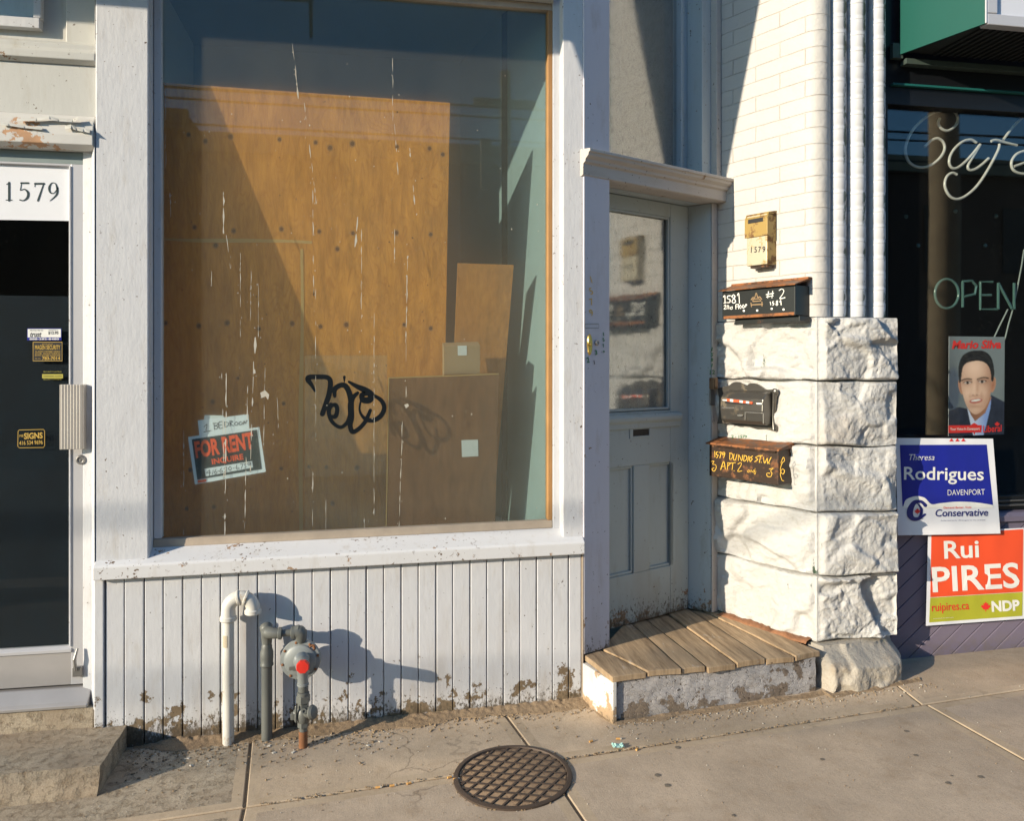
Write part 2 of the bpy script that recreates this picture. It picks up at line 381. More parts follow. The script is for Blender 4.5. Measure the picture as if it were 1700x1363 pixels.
def brickmat():
    a = N('white_painted_brick')
    x = a.sep(0); z = a.sep(2); cmb = a.n('CombineXYZ'); a.l(a.math('ADD', x, a.math('MULTIPLY', a.sep(1), 1.0)), cmb.inputs[0]); a.l(z, cmb.inputs[1])
    wob = a.noise(6, 3, .5); w2 = a.math('MULTIPLY', a.math('SUBTRACT', wob, .5), .012)
    cm2 = a.n('CombineXYZ'); a.l(a.math('ADD', a.math('ADD', x, .065), w2), cm2.inputs[0]); a.l(a.math('ADD', z, w2), cm2.inputs[1])
    b = a.n('TexBrick'); a.l(cm2.outputs[0], b.inputs['Vector']); b.offset = .5
    for k, q in (('Scale', 1.0), ('Mortar Size', .0036), ('Mortar Smooth', .6), ('Brick Width', .30), ('Row Height', .0815)): b.inputs[k].default_value = q
    f = b.outputs['Fac']
    base = (.52, .50, .47)
    c = a.mix(a.noise(5, 6, .6), mul(base, .93), mul(base, 1.05))
    c = a.mix(a.math('MULTIPLY', f, a.rng(a.noise(7, 4, .6), .38, .68, .0, .62)), c, (.34, .29, .24))
    c = a.mix(a.rng(a.noise(13, 7, .7), .70, .72, 0, .7), c, (.34, .27, .20))
    c = a.mix(a.rng(a.noise(3.4, 5, .6), .55, .8, 0, .35), c, (.62, .54, .44))
    a.col(c); a.rough(.6, .35)
    a.bump(a.noise(38, 6, .6), .5, .005); a.bump(a.math('SUBTRACT', 1, f), .8, .005); a.bump(a.noise(9, 4), .6, .015); return a.m
M_brick = brickmat()
def rollmat():
    a = N('painted_brick_roll'); z = a.sep(2); base = (.58, .585, .60)
    fr = a.math('FRACT', a.math('DIVIDE', a.math('ADD', z, .0), .0815)); e = a.math('ABSOLUTE', a.math('SUBTRACT', fr, .5))
    j = a.rng(e, .465, .49)
    c = a.mix(a.noise(6, 5, .6), mul(base, .94), mul(base, 1.05)); c = a.mix(a.math('MULTIPLY', j, a.rng(a.noise(9, 3), .35, .65, .1, .6)), c, (.42, .38, .33))
    n1 = a.noise(26, 6, .7, a.map(sc=(1, 1, .35)))
    side = a.rng(a.sep(0), 0.004, .022)
    gr = a.math('MULTIPLY', a.rng(n1, .51, .53), side)
    c = a.mix(gr, c, a.mix(a.noise(8, 3), (.03, .10, .06), (.05, .055, .04)))
    rs = a.rng(a.noise(13, 5, .6, a.map(loc=(9, 2, 1))), .70, .72); c = a.mix(rs, c, (.30, .10, .03))
    a.col(c); a.rough(.55, .4); a.bump(a.math('SUBTRACT', 1, j), .6, .003); a.bump(a.noise(45, 5), .3, .003); return a.m
M_roll = rollmat()
def stonemat(name, base, dirt):
    a = N(name)
    c = a.mix(a.noise(6, 7, .65), mul(base, .88), mul(base, 1.06))
    st = a.rng(a.noise(4.2, 6, .65), .55, .75, 0, dirt); c = a.mix(st, c, mul((.42, .31, .20), .8))
    dr = a.noise(16, 7, .7, a.map(sc=(1, 1, .22), loc=(4, 1, 0)))
    g = a.math('MULTIPLY', a.rng(dr, .645, .67), a.rng(a.noise(2.6, 3, .5, a.map(loc=(2, 5, 3))), .52, .6)); c = a.mix(g, c, a.mix(a.noise(12, 2), (.02, .10, .06), (.08, .07, .05)))
    c = a.mix(a.rng(a.noise(30, 6, .7), .70, .73, 0, .8), c, (.20, .15, .10))
    a.col(c); a.rough(.6, .35); a.bump(a.noise(85, 8, .7), .8, .006); a.bump(a.noise(28, 6, .65), .7, .012); return a.m
M_stone = stonemat('white_painted_stone', (.53, .52, .50), .35)
M_stoneb = stonemat('dirty_painted_stone', (.44, .395, .33), 1.0)

def concrete(name, base, seed=0, rough_b=.35, grit=.5, pits=0):
    a = N(name); v = a.map(loc=(seed, seed, 0))
    c = a.mix(a.rng(a.noise(1.4, 9, .68, v), .3, .7), mul(base, .68), mul(base, 1.14))
    wv = a.n('VectorMath'); wv.operation = 'ADD'; wn_ = a.n('TexNoise'); wn_.inputs['Scale'].default_value = 5; wn_.inputs['Detail'].default_value = 6; a.l(v, wn_.inputs[0]); a.l(v, wv.inputs[0]); wm = a.n('VectorMath'); wm.operation = 'SCALE'; wm.inputs['Scale'].default_value = .35; a.l(wn_.outputs[1], wm.inputs[0]); a.l(wm.outputs[0], wv.inputs[1])
    ck = a.rng(a.vor(.75, 'DISTANCE_TO_EDGE', wv.outputs[0]), .0, .006, 1, 0); ck = a.math('MULTIPLY', ck, a.rng(a.noise(1.1, 2, .5, v), .52, .6))
    c = a.mix(a.math('MULTIPLY', ck, .7), c, mul(base, .3))
    c = a.mix(a.rng(a.noise(9, 8, .7, v), .52, .75, 0, .5), c, mul((base[0] * 1.0, base[1] * .88, base[2] * .72), .62))
    c = a.mix(a.math('MULTIPLY', a.rng(a.noise(170, 3, .6, v), .5, .72), grit), c, mul(base, .52))
    c = a.mix(a.rng(a.noise(240, 2, .5, v), .64, .72, 0, grit), c, mul(base, 1.55))
    c = a.mix(a.rng(a.noise(28, 4, .6, v), .735, .75), c, mul(base, .35))
    br = a.noise(1.0, 4, .6, a.map(sc=(120, 6, 6), rot=(0, 0, .12)))
    c = a.mix(a.rng(br, .55, .75, 0, .16), c, mul(base, .7))
    if pits:
        pt = a.noise(26, 7, .72, v); c = a.mix(a.rng(pt, .58, .64, 0, .75), c, mul((base[0], base[1] * .85, base[2] * .7), .4)); c = a.mix(a.rng(a.noise(3.2, 7, .7, v), .45, .65, 0, .55), c, (.27, .20, .135)); a.bump(a.rng(pt, .5, .64, 1, 0), .8, .006)
    a.col(c); a.rough(.85, .25); a.bump(a.noise(190, 5, .65, v), rough_b, .003); a.bump(a.noise(14, 6, .6, v), .3, .008); a.bump(br, .12, .003); return a.m
M_conc = concrete('concrete', (.47, .37, .265))
M_conc2 = concrete('concrete_grey', (.445, .355, .265), 4)
M_edge = concrete('concrete_tooled_edge', (.47, .37, .26), 2, .15, .35)
M_step = concrete('rough_concrete', (.43, .36, .27), 7, 1.0, .95, 1.0)
M_soil = concrete('soil', (.30, .215, .135), 9, 1.0, .9)
M_asph = concrete('asphalt', (.06, .06, .06), 11, .6, .8)
M_flake = plain('paint_flake', (.50, .46, .39), .8, var=.2)
M_pebble = plain('pebble', (.27, .19, .11), .9, var=.45)
M_wash = plain('mint_paper', (.42, .66, .58), .7)
def deckmat():
    a = N('weathered_deck_wood'); v = a.map(sc=(30, 2, 2), rot=(0, 0, R(-18)))
    c = a.mix(a.rng(a.noise(1, 9, .78, v), .28, .72), (.10, .06, .032), (.66, .475, .29)); c = a.mix(a.rng(a.noise(2.2, 6, .7), .5, .72, 0, .6), c, (.30, .235, .165))
    ch = a.rng(a.noise(7, 8, .7, a.map(sc=(1.6, .5, 1), rot=(0, 0, R(-18)))), .61, .66); c = a.mix(a.math('MULTIPLY', ch, .55), c, (.52, .49, .43))
    c = a.mix(a.rng(a.noise(30, 5, .6), .68, .71, 0, .8), c, (.09, .06, .04))
    a.col(c); a.rough(.8, .25); a.bump(a.noise(1, 8, .7, v), .5, .004); a.bump(a.noise(9, 4), .3, .006); return a.m
M_deck = deckmat()
def rusty(name, base, rust, amt, metal=.2, r=.45):
    a = N(name); n = a.noise(15, 8, .7); z = a.sep(2)
    c = a.mix(a.rng(n, amt, amt + .08), base, a.mix(a.noise(40, 4), mul(rust, .55), mul(rust, 1.4)))
    a.col(c); a.rough(a.rng(n, amt, amt + .1, r, .8), .5, metal); a.bump(n, .35, .002); return a.m
M_boxblk = rusty('black_enamel', (.014, .017, .017), (.16, .065, .025), .64)
M_boxbrn = rusty('rusted_brown_enamel', (.040, .024, .016), (.20, .08, .03), .53)
M_lidrust = rusty('rusted_lid', (.10, .045, .022), (.30, .115, .04), .45)
M_cast = rusty('black_cast_metal', (.15, .14, .125), (.17, .14, .10), .54, .7, .3)
M_boxyel = rusty('rusted_yellow_enamel', (.37, .25, .075), (.17, .085, .03), .50)
M_boxpale = rusty('chipped_cream_enamel', (.50, .45, .33), (.38, .25, .07), .53)
M_pipew = rusty('white_pipe_paint', (.58, .56, .51), (.34, .25, .15), .58, 0, .4)
M_pipeg = rusty('grey_pipe_paint', (.125, .13, .12), (.08, .055, .035), .66, .1, .45)
M_reg = rusty('grey_cast_enamel', (.24, .255, .25), (.13, .11, .08), .70, .1, .45)
M_rustend = plain('rusty_pipe_end', (.24, .10, .04), .8, var=.4)
def neonmat():
    a = N('unlit_neon_tube'); a.col(a.mix(a.noise(30, 3), (.38, .36, .33), (.56, .54, .50))); a.rough(.2, .5); return a.m
M_neon = neonmat()
M_neond = plain('clear_neon_tube', (.06, .12, .11), .15)
M_far = N('old_brick'); M_far.col(M_far.mix(M_far.noise(3, 5), (.10, .05, .035), (.15, .075, .05))); M_far.rough(.9); M_far = M_far.m
M_pole = plain('weathered_pole', (.34, .27, .18), .9, var=.35, bump=.5)
def slatm():
    a = N('purple_grey_paint'); c = a.mix(a.noise(5, 6, .6), (.16, .135, .185), (.20, .17, .225)); c = a.mix(a.rng(a.noise(20, 6, .7), .66, .7), c, (.10, .085, .09))
    g = a.rng(a.sep(2), .05, .22, 1, 0); c = a.mix(a.math('MULTIPLY', g, a.rng(a.noise(25, 5, .6), .4, .65, 0, .8)), c, (.17, .14, .11))
    a.col(c); a.rough(.55, .4); a.bump(a.noise(40, 4), .25, .002); return a.m
M_slat = slatm()

# ================================================================ STOREFRONT
SF = empty('storefront', (0, 0, 0), 'vacant white storefront with boarded display window and angled doorway', 'building')
def P(name, mb, mat, M=None, bevel=.003, smooth=False, parent=None, label=None):
    o = mb.build(name, mat, parent or SF, M, bevel, smooth)
    if label: o['label'] = label
    return o
def sillz(x, top): return (.783 if top else .728) + (x + 1.157) / 2.174 * (.018 if top else .035)

# posts either side of the window
m = MB().prism([(-1.157, 0), (-.94, 0), (-.94, .16), (-1.157, .16)], .79, 3.62); P('window_post', m, M_post, bevel=.006)
m = MB().prism([(.92, .003), (1.017, .003), (1.162, .0735), (1.10, .205), (.94, .16), (.92, .085)], .80, 3.62); P('window_post', m, M_post, bevel=.006)
# the doorway side of that post is painted mauve: a thin board laid on it
m = MB().box(.004, .172, -.006, .02, .26, 3.6); eb = P('post_board', m, M_mauve, ENT, .003)
# slim lit moulding left of the left post
m = MB().prism([(-1.159, -.004), (-1.159, .06), (-1.19, .06), (-1.186, .045)], .16, 2.66); P('door_bead', m, M_post, bevel=.002)
m = MB().prism([(-1.186, .0465), (-1.186, .09), (-1.225, .09), (-1.225, .0565)], .16, 2.66); P('door_bead', m, M_post, bevel=.003)

# sill, window frame, header
m = MB(); pr = [(-.035, .728), (-.035, .783), (-.028, .791), (.10, .852), (.10, .728)]
m.add([(-1.157, p[0], p[1]) for p in pr] + [(1.02, p[0], p[1] + .022) for p in pr], [tuple(range(5)), tuple(range(5, 10))[::-1]] + [(i, 5 + i, 5 + (i + 1) % 5, (i + 1) % 5) for i in range(5)])
P('window_sill', m, M_sill, bevel=.004)
WF = P('window_frame', MB()
       .hexa([(-.94, .066, .838), (.885, .066, .860), (.885, .11, .860), (-.94, .11, .838), (-.94, .070, .874), (.885, .070, .897), (.885, .11, .897), (-.94, .11, .874)]), M_frame, bevel=.004)
P('frame_head', MB().box(-.905, .885, .075, .12, 3.38, 3.4145), M_frame, bevel=.004)
m = MB().box(-.938, -.905, .072, .12, .876, 3.414); P('frame_stile', m, M_post, bevel=.004)
m = MB().box(.862, .886, .07, .125, .897, 3.38); P('frame_stile', m, M_framed, bevel=.004)
m = MB().box(.886, .9235, .0655, .12, .845, 3.47); P('flat_casing', m, M_post, bevel=.003)
m = MB().box(-.94, .886, .03, .14, 3.415, 3.64); P('window_header', m, M_head, bevel=.004)
GY = .098
gl = P('window_pane', MB().box(-.905, .864, GY, GY + .006, .87, 3.385), M_glass, bevel=0, parent=WF)
PG = PY(GY - .0012)

# graffiti on the outside of the pane
g = MB(); zx = lambda pts: [(490 + x / 9.735, 600 + y / 9.735) for x, y in pts]
def gs(pts, w): stroke(g, zx(pts), [q / 9.735 * .92 for q in w] if isinstance(w, list) else w / 9.735 * .92, PG, random.uniform(0, .0006))
gs([(320, 480), (265, 380), (210, 300), (230, 255), (400, 250), (520, 260), (570, 330), (550, 520), (500, 680), (440, 850)], [40, 70, 95, 90, 85, 85, 90, 95, 95, 90])
gs([(640, 560), (640, 450), (720, 390), (800, 390), (860, 470), (900, 620), (905, 780), (880, 900), (830, 1000), (740, 1065), (640, 1020), (570, 930), (545, 800), (580, 700)], [60, 90, 90, 95, 100, 100, 95, 80, 70, 65, 65, 70, 80, 80])
gs([(580, 720), (650, 705), (680, 780), (650, 890), (580, 890)], [60, 80, 75, 80, 60])
gs([(795, 250), (795, 330)], [50, 20]); gs([(870, 330), (990, 400), (1120, 460), (1230, 540), (1200, 620), (1100, 620), (1080, 540), (1160, 520)], [45, 80, 110, 120, 120, 110, 90, 80])
gs([(1010, 510), (930, 590), (900, 700), (905, 900), (890, 1040), (930, 1140), (1040, 1080), (1140, 960), (1215, 790)], [60, 90, 110, 110, 90, 85, 75, 75, 60])
gs([(1060, 640), (1040, 780), (1090, 890), (1180, 950), (1300, 940), (1400, 860), (1440, 740), (1390, 630), (1290, 560)], [35, 40, 55, 80, 85, 85, 80, 75, 60])
P('graffiti_tag', g, M_spray, bevel=0, parent=WF)
# dried drips running down the pane
g = MB(); random.seed(31)
def drip(x, y0, y1, w, slant=0):
    y = y0; w *= .8
    while y < y1:
        ln = random.uniform(6, 30); a = random.uniform(.55, 1.25)
        if random.random() < .8:
            stroke(g, [(x + slant * (y - y0) + random.uniform(-.4, .4), y), (x + slant * (y + ln / 2 - y0) + random.uniform(-.5, .5), y + ln / 2), (x + slant * (y + ln - y0), min(y + ln, y1))], [w * a * .4, w * a, w * a * .3], PG, .0002 + random.uniform(0, .0004), smooth=False, jag=.55)
        if random.random() < .5: poly(g, ell(x + slant * (y - y0) + random.gauss(0, 2.2), y + random.uniform(0, ln), random.uniform(.3, .8), random.uniform(.4, 1.6), 6), PG, .0003)
        y += ln * random.uniform(.9, 1.5)
drip(371, 318, 388, 2.6); drip(376, 390, 440, 1.6, .12); drip(484, 60, 150, 1.8, .12); drip(490, 110, 165, 2.6, .1); drip(505, 170, 330, 1.5, .12); drip(519, 300, 480, 1.8, .01)
drip(524, 480, 720, 1.1); drip(652, 95, 200, 1.4); drip(655, 205, 290, 1.5, .07); drip(680, 245, 360, 2.2, .09); drip(677, 400, 560, 2.6, -.02); drip(674, 560, 660, 1.8); drip(668, 700, 880, 1.6, -.03)
drip(376, 620, 895, 3.2, -.012); drip(368, 600, 790, 1.8, .02); drip(424, 560, 620, 4.4, -.03); drip(421, 600, 780, 3.0, -.03); drip(411, 640, 880, 1.8, -.02); drip(399, 420, 560, 1.2); drip(417, 450, 560, 1.1, -.02)
drip(351, 450, 475, 1.5); drip(429, 470, 560, 1.1); drip(440, 610, 740, 1.3, -.02); drip(460, 660, 710, 1.2, .05); drip(305, 715, 885, 1.6); drip(594, 360, 420, 4.0, -.1); drip(600, 380, 560, 1.4); drip(621, 520, 900, 1.3)
drip(519, 740, 890, 1.3); drip(605, 860, 885, 1.2); drip(612, 862, 885, 1.2); drip(541, 830, 890, 1.0); drip(655, 380, 430, 1.5); drip(282, 320, 360, 1.6, .03); drip(275, 150, 300, 1.2)
for k in range(70):
    x, y = random.uniform(275, 900), random.uniform(90, 880); w = random.uniform(.4, 1.2)
    poly(g, ell(x, y, w * random.uniform(.5, 1), w * random.uniform(.7, 1.5), 7), PG, .0003)
poly(g, [(432, 652), (440, 648), (447, 655), (445, 664), (441, 658), (434, 661)], PG, .0004); poly(g, [(671, 672), (677, 670), (679, 674), (674, 678)], PG, .0004)
tag(P('dried_drips', g, M_drip, bevel=0, parent=WF), kind='stuff')

# bead board below the window: one boarded panel, boards with open joints and a bead between
m = MB(); x = -1.118; k = 0; random.seed(3)
m.box(-1.15, 1.012, .022, .05, -.12, .74, 0)
edges = [-1.118]
while edges[-1] < .93: edges.append(edges[-1] + .0795 + random.uniform(-.0015, .0015))
for a, b in zip(edges, edges[1:] + [1.012]):
    if b - a < .02: continue
    k += 1; y = random.uniform(-.0012, .0012); g0 = .0035 if k % 2 else .0016
    m.hexa([(a + g0, y, -.12), (b - .0016, y, -.12), (b - .0016, .03, -.12), (a + g0, .03, -.12), (a + g0, y, .745), (b - .0016, y, .745), (b - .0016, .03, .745), (a + g0, .03, .745)])
P('bead_board', m, M_board, bevel=.0035)
m = MB().box(-1.160, -1.121, -.006, .05, -.10, .728); P('corner_board', m, M_board, bevel=.004)
m = MB().box(1.013, 1.021, -.004, .03, .02, .80); P('corner_board', m, M_frame, bevel=.002)

# left: recessed aluminium door under a peeling header
YD = .060; PD = PY(YD)
m = MB().box(-2.5, -1.16, .035, .12, 2.735, 2.955); P('door_header', m, M_head, bevel=.003)                 # plain panel
m = MB().profx([(.02, 2.585), (-.012, 2.60), (-.012, 2.64), (.0, 2.70), (.03, 2.735), (.12, 2.735), (.12, 2.585)], -2.5, -1.163); P('peeling_header', m, M_peel, bevel=.003, label='header board with curling peeled paint')
m = MB().box(-2.5, -1.166, .062, .12, 2.53, 2.584); P('door_lintel', m, plain('dull_green_paint', (.20, .25, .25), .6, var=.25), bevel=.003)  # lintel in a darker grey green
m = MB(); random.seed(12)
def curl(pts, lift, w):   # lifted flake of paint
    pl = PY(-.0145)
    for (xa, ya), (xb, yb) in zip(pts, pts[1:]):
        a, b = pl(xa, ya), pl(xb, yb); c, d = pl(xb, yb + w, lift), pl(xa, ya + w, lift * .6)
        m.add([a, b, c, d], [(0, 1, 2, 3)]); m.add([a + Vector((0, .0008, 0)), b + Vector((0, .0008, 0)), c + Vector((0, .0008, 0)), d + Vector((0, .0008, 0))], [(3, 2, 1, 0)])
curl([(28, 196), (60, 195), (82, 192), (96, 196), (120, 197), (130, 193)], .012, 5); curl([(0, 203), (14, 204), (40, 208), (70, 211)], .010, 4); curl([(108, 208), (118, 206), (126, 210), (138, 212), (149, 214)], .014, 6)
P('paint_curls', m, M_head, bevel=0)
m = MB().profx([(.03, 2.956), (.004, 2.97), (.004, 3.0), (.02, 3.02), (.02, 3.04), (.05, 3.06), (.14, 3.06), (.14, 2.956)], -2.5, -1.160); P('transom_ledge', m, M_head, bevel=.003)
m = MB().box(-2.5, -1.16, .10, .16, 3.06, 3.62).box(-1.30, -1.178, .075, .10, 3.062, 3.62).prism([(-1.178, .06), (-1.16, .004), (-1.16, .1), (-1.178, .1)], 3.062, 3.62); P('transom_panel', m, M_head, bevel=.004)
m = MB().box(-1.73, -1.40, .06, .10, 3.115, 3.16).box(-1.425, -1.395, .06, .10, 3.16, 3.62); P('transom_frame', m, M_post, bevel=.003)
m = MB().box(-1.73, -1.43, .083, .10, 3.162, 3.62); P('transom_pane', m, M_glassc, bevel=0)
AD = empty('aluminium_door', (-1.6, YD, .16), None, None); AD.parent = SF; WM['aluminium_door'] = Matrix.Translation((-1.6, YD, .16))
def A(n, mb, mat, bevel=.002, lab=None): return P(n, mb, mat, None, bevel, parent=AD, label=lab)
xg, xr = -1.275, -1.222; zrt = PD(60, 273).z; zrb = PD(60, 1086).z; zdb = PD(60, 1141).z
A('door_stile', MB().box(xg, xr, YD, YD + .05, zdb, 2.531), M_alu)
A('door_stile', MB().box(-2.28, -2.22, YD, YD + .05, zdb, 2.531), M_alu)
A('top_rail', MB().box(-2.22, xg, YD, YD + .05, zrt, 2.531), M_alu)
A('bottom_rail', MB().box(-2.22, xg, YD + .002, YD + .05, zdb, zrb), M_alud)
A('glazing_bead', MB().profx([(YD - .006, zrb), (YD - .006, zrb + .014), (YD + .012, zrb + .024), (YD + .03, zrb + .024), (YD + .03, zrb)], -2.22, xg + .004), M_alu, .0015)
A('glass_stop', MB().box(xg - .006, xg + .002, YD - .005, YD + .02, zrb + .024, zrt), M_post, .002)
A('door_pane', MB().box(-2.22, xg - .004, YD + .018, YD + .024, zrb + .01, zrt + .01), M_glassl, 0)
# dark insect screen behind the pane
a_ = N('dark_mesh_screen'); sv = a_.n('TexBrick'); a_.l(a_.map(sc=(1, 1, 1), rot=(R(90), 0, 0)), sv.inputs[0]); sv.offset = 0
for k_, q_ in (('Scale', 1.), ('Mortar Size', .0016), ('Brick Width', .0115), ('Row Height', .0115)): sv.inputs[k_].default_value = q_
n_ = a_.rng(a_.noise(5, 6, .65), .4, .75)
a_.col(a_.mix(sv.outputs['Fac'], a_.mix(n_, (.0005, .003, .008), (.002, .011, .022)), (.001, .006, .013))); a_.rough(.7, .2)
A('mesh_screen', MB().box(-2.22, xg, YD + .034, YD + .04, zrb + .01, 1.955), a_.m, 0)
PDN = PY(YD + .0165)
m = MB(); m.add([PDN(-40, 270, 0), PDN(117, 274, 0), PDN(117, 366.5, 0), PDN(-40, 364, 0)], [(3, 2, 1, 0)])
c = MB(); c.add(m.v, m.f, 0)
def serif(d, x, y, h):   # old-style numerals drawn with swelling strokes
    k = h / 30.
    q = {'1': [([(x + 2 * k, y - 27 * k), (x + 6 * k, y - 29 * k)], 1.4 * k), ([(x + 6 * k, y - 29.5 * k), (x + 6 * k, y)], 3.6 * k), ([(x + 1 * k, y - .7 * k), (x + 11 * k, y - .7 * k)], 1.4 * k)],
         '5': [([(x + 3 * k, y - 29 * k), (x + 15 * k, y - 29 * k)], 3 * k), ([(x + 3.6 * k, y - 29 * k), (x + 1.6 * k, y - 17 * k)], 1.3 * k), ([(x + 1.8 * k, y - 17 * k), (x + 9 * k, y - 18.5 * k), (x + 14.5 * k, y - 13 * k), (x + 13.5 * k, y - 5 * k), (x + 7 * k, y), (x + 1 * k, y - 1 * k)], [1.2 * k, 2 * k, 3.8 * k, 3.8 * k, 2 * k, 2.2 * k])],
         '7': [([(x + 1 * k, y - 28 * k), (x + 16 * k, y - 28 * k)], 3.2 * k), ([(x + 1.2 * k, y - 28 * k), (x + .6 * k, y - 23 * k)], 1.2 * k), ([(x + 15.5 * k, y - 28 * k), (x + 6 * k, y)], [1.8 * k, 3.4 * k])],
         '9': [([(x + 15 * k, y - 20 * k), (x + 12 * k, y - 28 * k), (x + 6 * k, y - 29 * k), (x + 1.8 * k, y - 22 * k), (x + 3 * k, y - 14 * k), (x + 9 * k, y - 12 * k), (x + 15 * k, y - 19 * k)], [3.4 * k, 1.6 * k, 1.6 * k, 3.6 * k, 2.6 * k, 1.4 * k, 1.6 * k]), ([(x + 15 * k, y - 21 * k), (x + 14 * k, y - 10 * k), (x + 3 * k, y + .5 * k)], [3.4 * k, 3 * k, 1.2 * k])]}[d]
    for pts, w in q: stroke(c, pts, w, PDN, .0012, 1)
for d, xx in zip('1579', (9, 32, 57, 80)): serif(d, xx, 332.5, 30)
A('number_panel', c, [M_paper, plain('green_black_numeral', (.01, .03, .035), .5)], 0, 'white panel reading 1579 behind the glass top')
# stickers
PST = PY(YD + .0155)
def pane_sticker(name, fn, mats, lab): c = MB(); fn(c); A(name, c, mats, 0, lab)
def st1(c):
    poly(c, [(45, 545), (102, 545), (102, 565), (45, 565)], PST, 0, 0); poly(c, [(46, 546), (101, 546), (101, 560), (46, 560)], PST, .0004, 1)
    text(c, 'trust', 50, 559, 69, 559, 9, PST, .0008, 2, .02, .3); text(c, 'PROTECTED BY', 50, 549.5, 72, 549.5, 2.3, PST, .0008, 2)
    text(c, '$12.95', 80, 554.5, 97, 554.5, 4.6, PST, .0008, 2, .03); text(c, 'MONTHLY', 81, 549, 96, 549, 2, PST, .0008, 2); text(c, '888-282-8480', 49, 564, 98, 564, 2.8, PST, .0008, 1, .03)
pane_sticker('sticker', st1, [M_blue, M_wlet, M_ink], 'small white and blue sticker')
def frame_lines(c, pts, w, mt): stroke(c, pts + [pts[0]], w, PST, .0004, mt, smooth=False)
def st2(c):
    poly(c, [(54, 567), (104, 567), (104, 600), (54, 600)], PST, 0, 0); frame_lines(c, [(55, 568), (103, 568), (103, 599), (55, 599)], 1.0, 1)
    text(c, 'PROTECTED BY', 70, 572, 88, 572, 1.8, PST, .0008, 1); text(c, 'MAGEN SECURITY', 58, 580, 100, 580, 7.4, PST, .0008, 1, .02)
    for i, t in enumerate(('ALARM SYSTEMS VIDEO', '24 HR. MONITORING', 'ENTRY SYSTEMS INTERCOM')): text(c, t, 58, 584.6 + i * 3.3, 100, 584.6 + i * 3.3, 2.3, PST, .0008, 1, .01)
    text(c, '783-7014', 70, 597, 100, 597, 5, PST, .0008, 1, .03); text(c, 'CALL (416)', 58, 596, 67, 596, 2, PST, .0008, 1)
pane_sticker('sticker', st2, [M_ink, M_gold], 'black and gold security sticker')
def st3(c):
    poly(c, [(70, 621), (104.5, 621), (104.5, 628), (70, 628)], PST, 0, 0)
    for y in (618, 630.5): text(c, 'SECURITY SYSTEMS', 72, y, 102, y, 1.7, PST, .0004, 0)
    text(c, 'WARNING ALARM', 72, 625.5, 102, 625.5, 2, PST, .0006, 1)
pane_sticker('sticker', st3, [plain('olive_print', (.45, .40, .07), .5), M_ink], 'thin yellow strip sticker')
def st4(c):
    rr = [(30, 716), (32, 714), (72, 713), (74, 715.5), (74, 740), (72, 743), (32, 743.5), (29.5, 741)]
    frame_lines(c, rr, .9, 0); text(c, 'SIGNS', 40, 729, 71, 727.5, 10, PST, .0006, 0, .03); text(c, 'MB', 32.5, 726, 39, 725.6, 4.5, PST, .0006, 0); text(c, '416 534 9696', 32, 739, 71, 737.4, 7, PST, .0006, 0, .01)
pane_sticker('sticker', st4, [M_gold], 'gold outlined sign maker sticker')
# pull handle, lock, bolt
zt, zb = PD(100, 638).z, PD(100, 745).z
m = MB().box(PD(100, 690, .035).x, PD(139, 690, .035).x, YD - .042, YD - .036, zb, zt)
for i in range(7):
    xx = PD(103 + i * 5, 690, .035).x; m.box(xx, xx + .006, YD - .0432, YD - .041, zb + .001, zt - .001)
m.box(PD(139, 690, .035).x - .004, PD(139, 690, .035).x + .002, YD - .042, YD, zb, zt)
A('pull_plate', m, plain('ribbed_aluminium', (.52, .48, .43), .4, .3), .0015)
cx = PD(135, 763); m = MB().disc((cx.x, YD, cx.z), (0, -1, 0), [(.021, 0), (.021, .008), (.016, .014), (.012, .014), (.012, .011), (.001, .011)], 20); m.box(cx.x - .002, cx.x + .002, YD - .0125, YD - .010, cx.z - .009, cx.z + .004)
A('lock_cylinder', m, M_steel, .001)
q = PD(130, 1110); m = MB().box(q.x - .018, q.x + .022, YD - .02, YD, q.z - .03, q.z + .012).tube([(q.x - .004, YD - .02, q.z), (q.x - .006, YD - .028, q.z + .05), (q.x + .004, YD - .02, q.z + .095)], [.007, .008, .005], 8)
A('bolt_latch', m, M_steel, .003)
# threshold and riser
m = MB().profx([(.0, .174), (-.003, .188), (.012, .198), (.058, zdb - .012), (.14, zdb - .006), (.14, .174)], -2.5, -1.19); P('door_threshold', m, M_alud, bevel=.003)
m = MB().box(-2.5, -1.165, .010, .14, .06, .172); P('concrete_riser', m, M_step, bevel=.006)
# dim inside behind the left door
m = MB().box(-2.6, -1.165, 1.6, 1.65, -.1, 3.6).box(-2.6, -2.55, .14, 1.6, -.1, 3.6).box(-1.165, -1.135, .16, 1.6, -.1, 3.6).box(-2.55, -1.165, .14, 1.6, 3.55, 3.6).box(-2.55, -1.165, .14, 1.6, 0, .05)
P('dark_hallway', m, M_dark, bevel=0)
m = MB().box(-3.6, -2.5, .0, .2, -.1, 3.62); P('side_wall', m, M_head, bevel=.004)

# ---- display room seen through the window
m = MB().box(-1.12, .95, .125, 1.5, .70, .775); P('display_floor', m, M_roombounce, bevel=0)
m = MB().box(-1.12, .95, 1.5, 1.56, .70, 3.7); P('back_wall', m, M_room, bevel=0)
m = MB().prism([(.889, .126), (.94, .165), (.70, 1.5), (.60, 1.5)],   .76, 3.64); P('reveal_wall', m, M_room, bevel=0)
m = MB().box(-1.12, -1.06, .165, 1.5, .76, 3.64); P('reveal_wall', m, M_roombounce, bevel=0)
m = MB().box(-1.12, .95, .165, 1.5, 3.64, 3.72); P('display_ceiling', m, M_room, bevel=0)

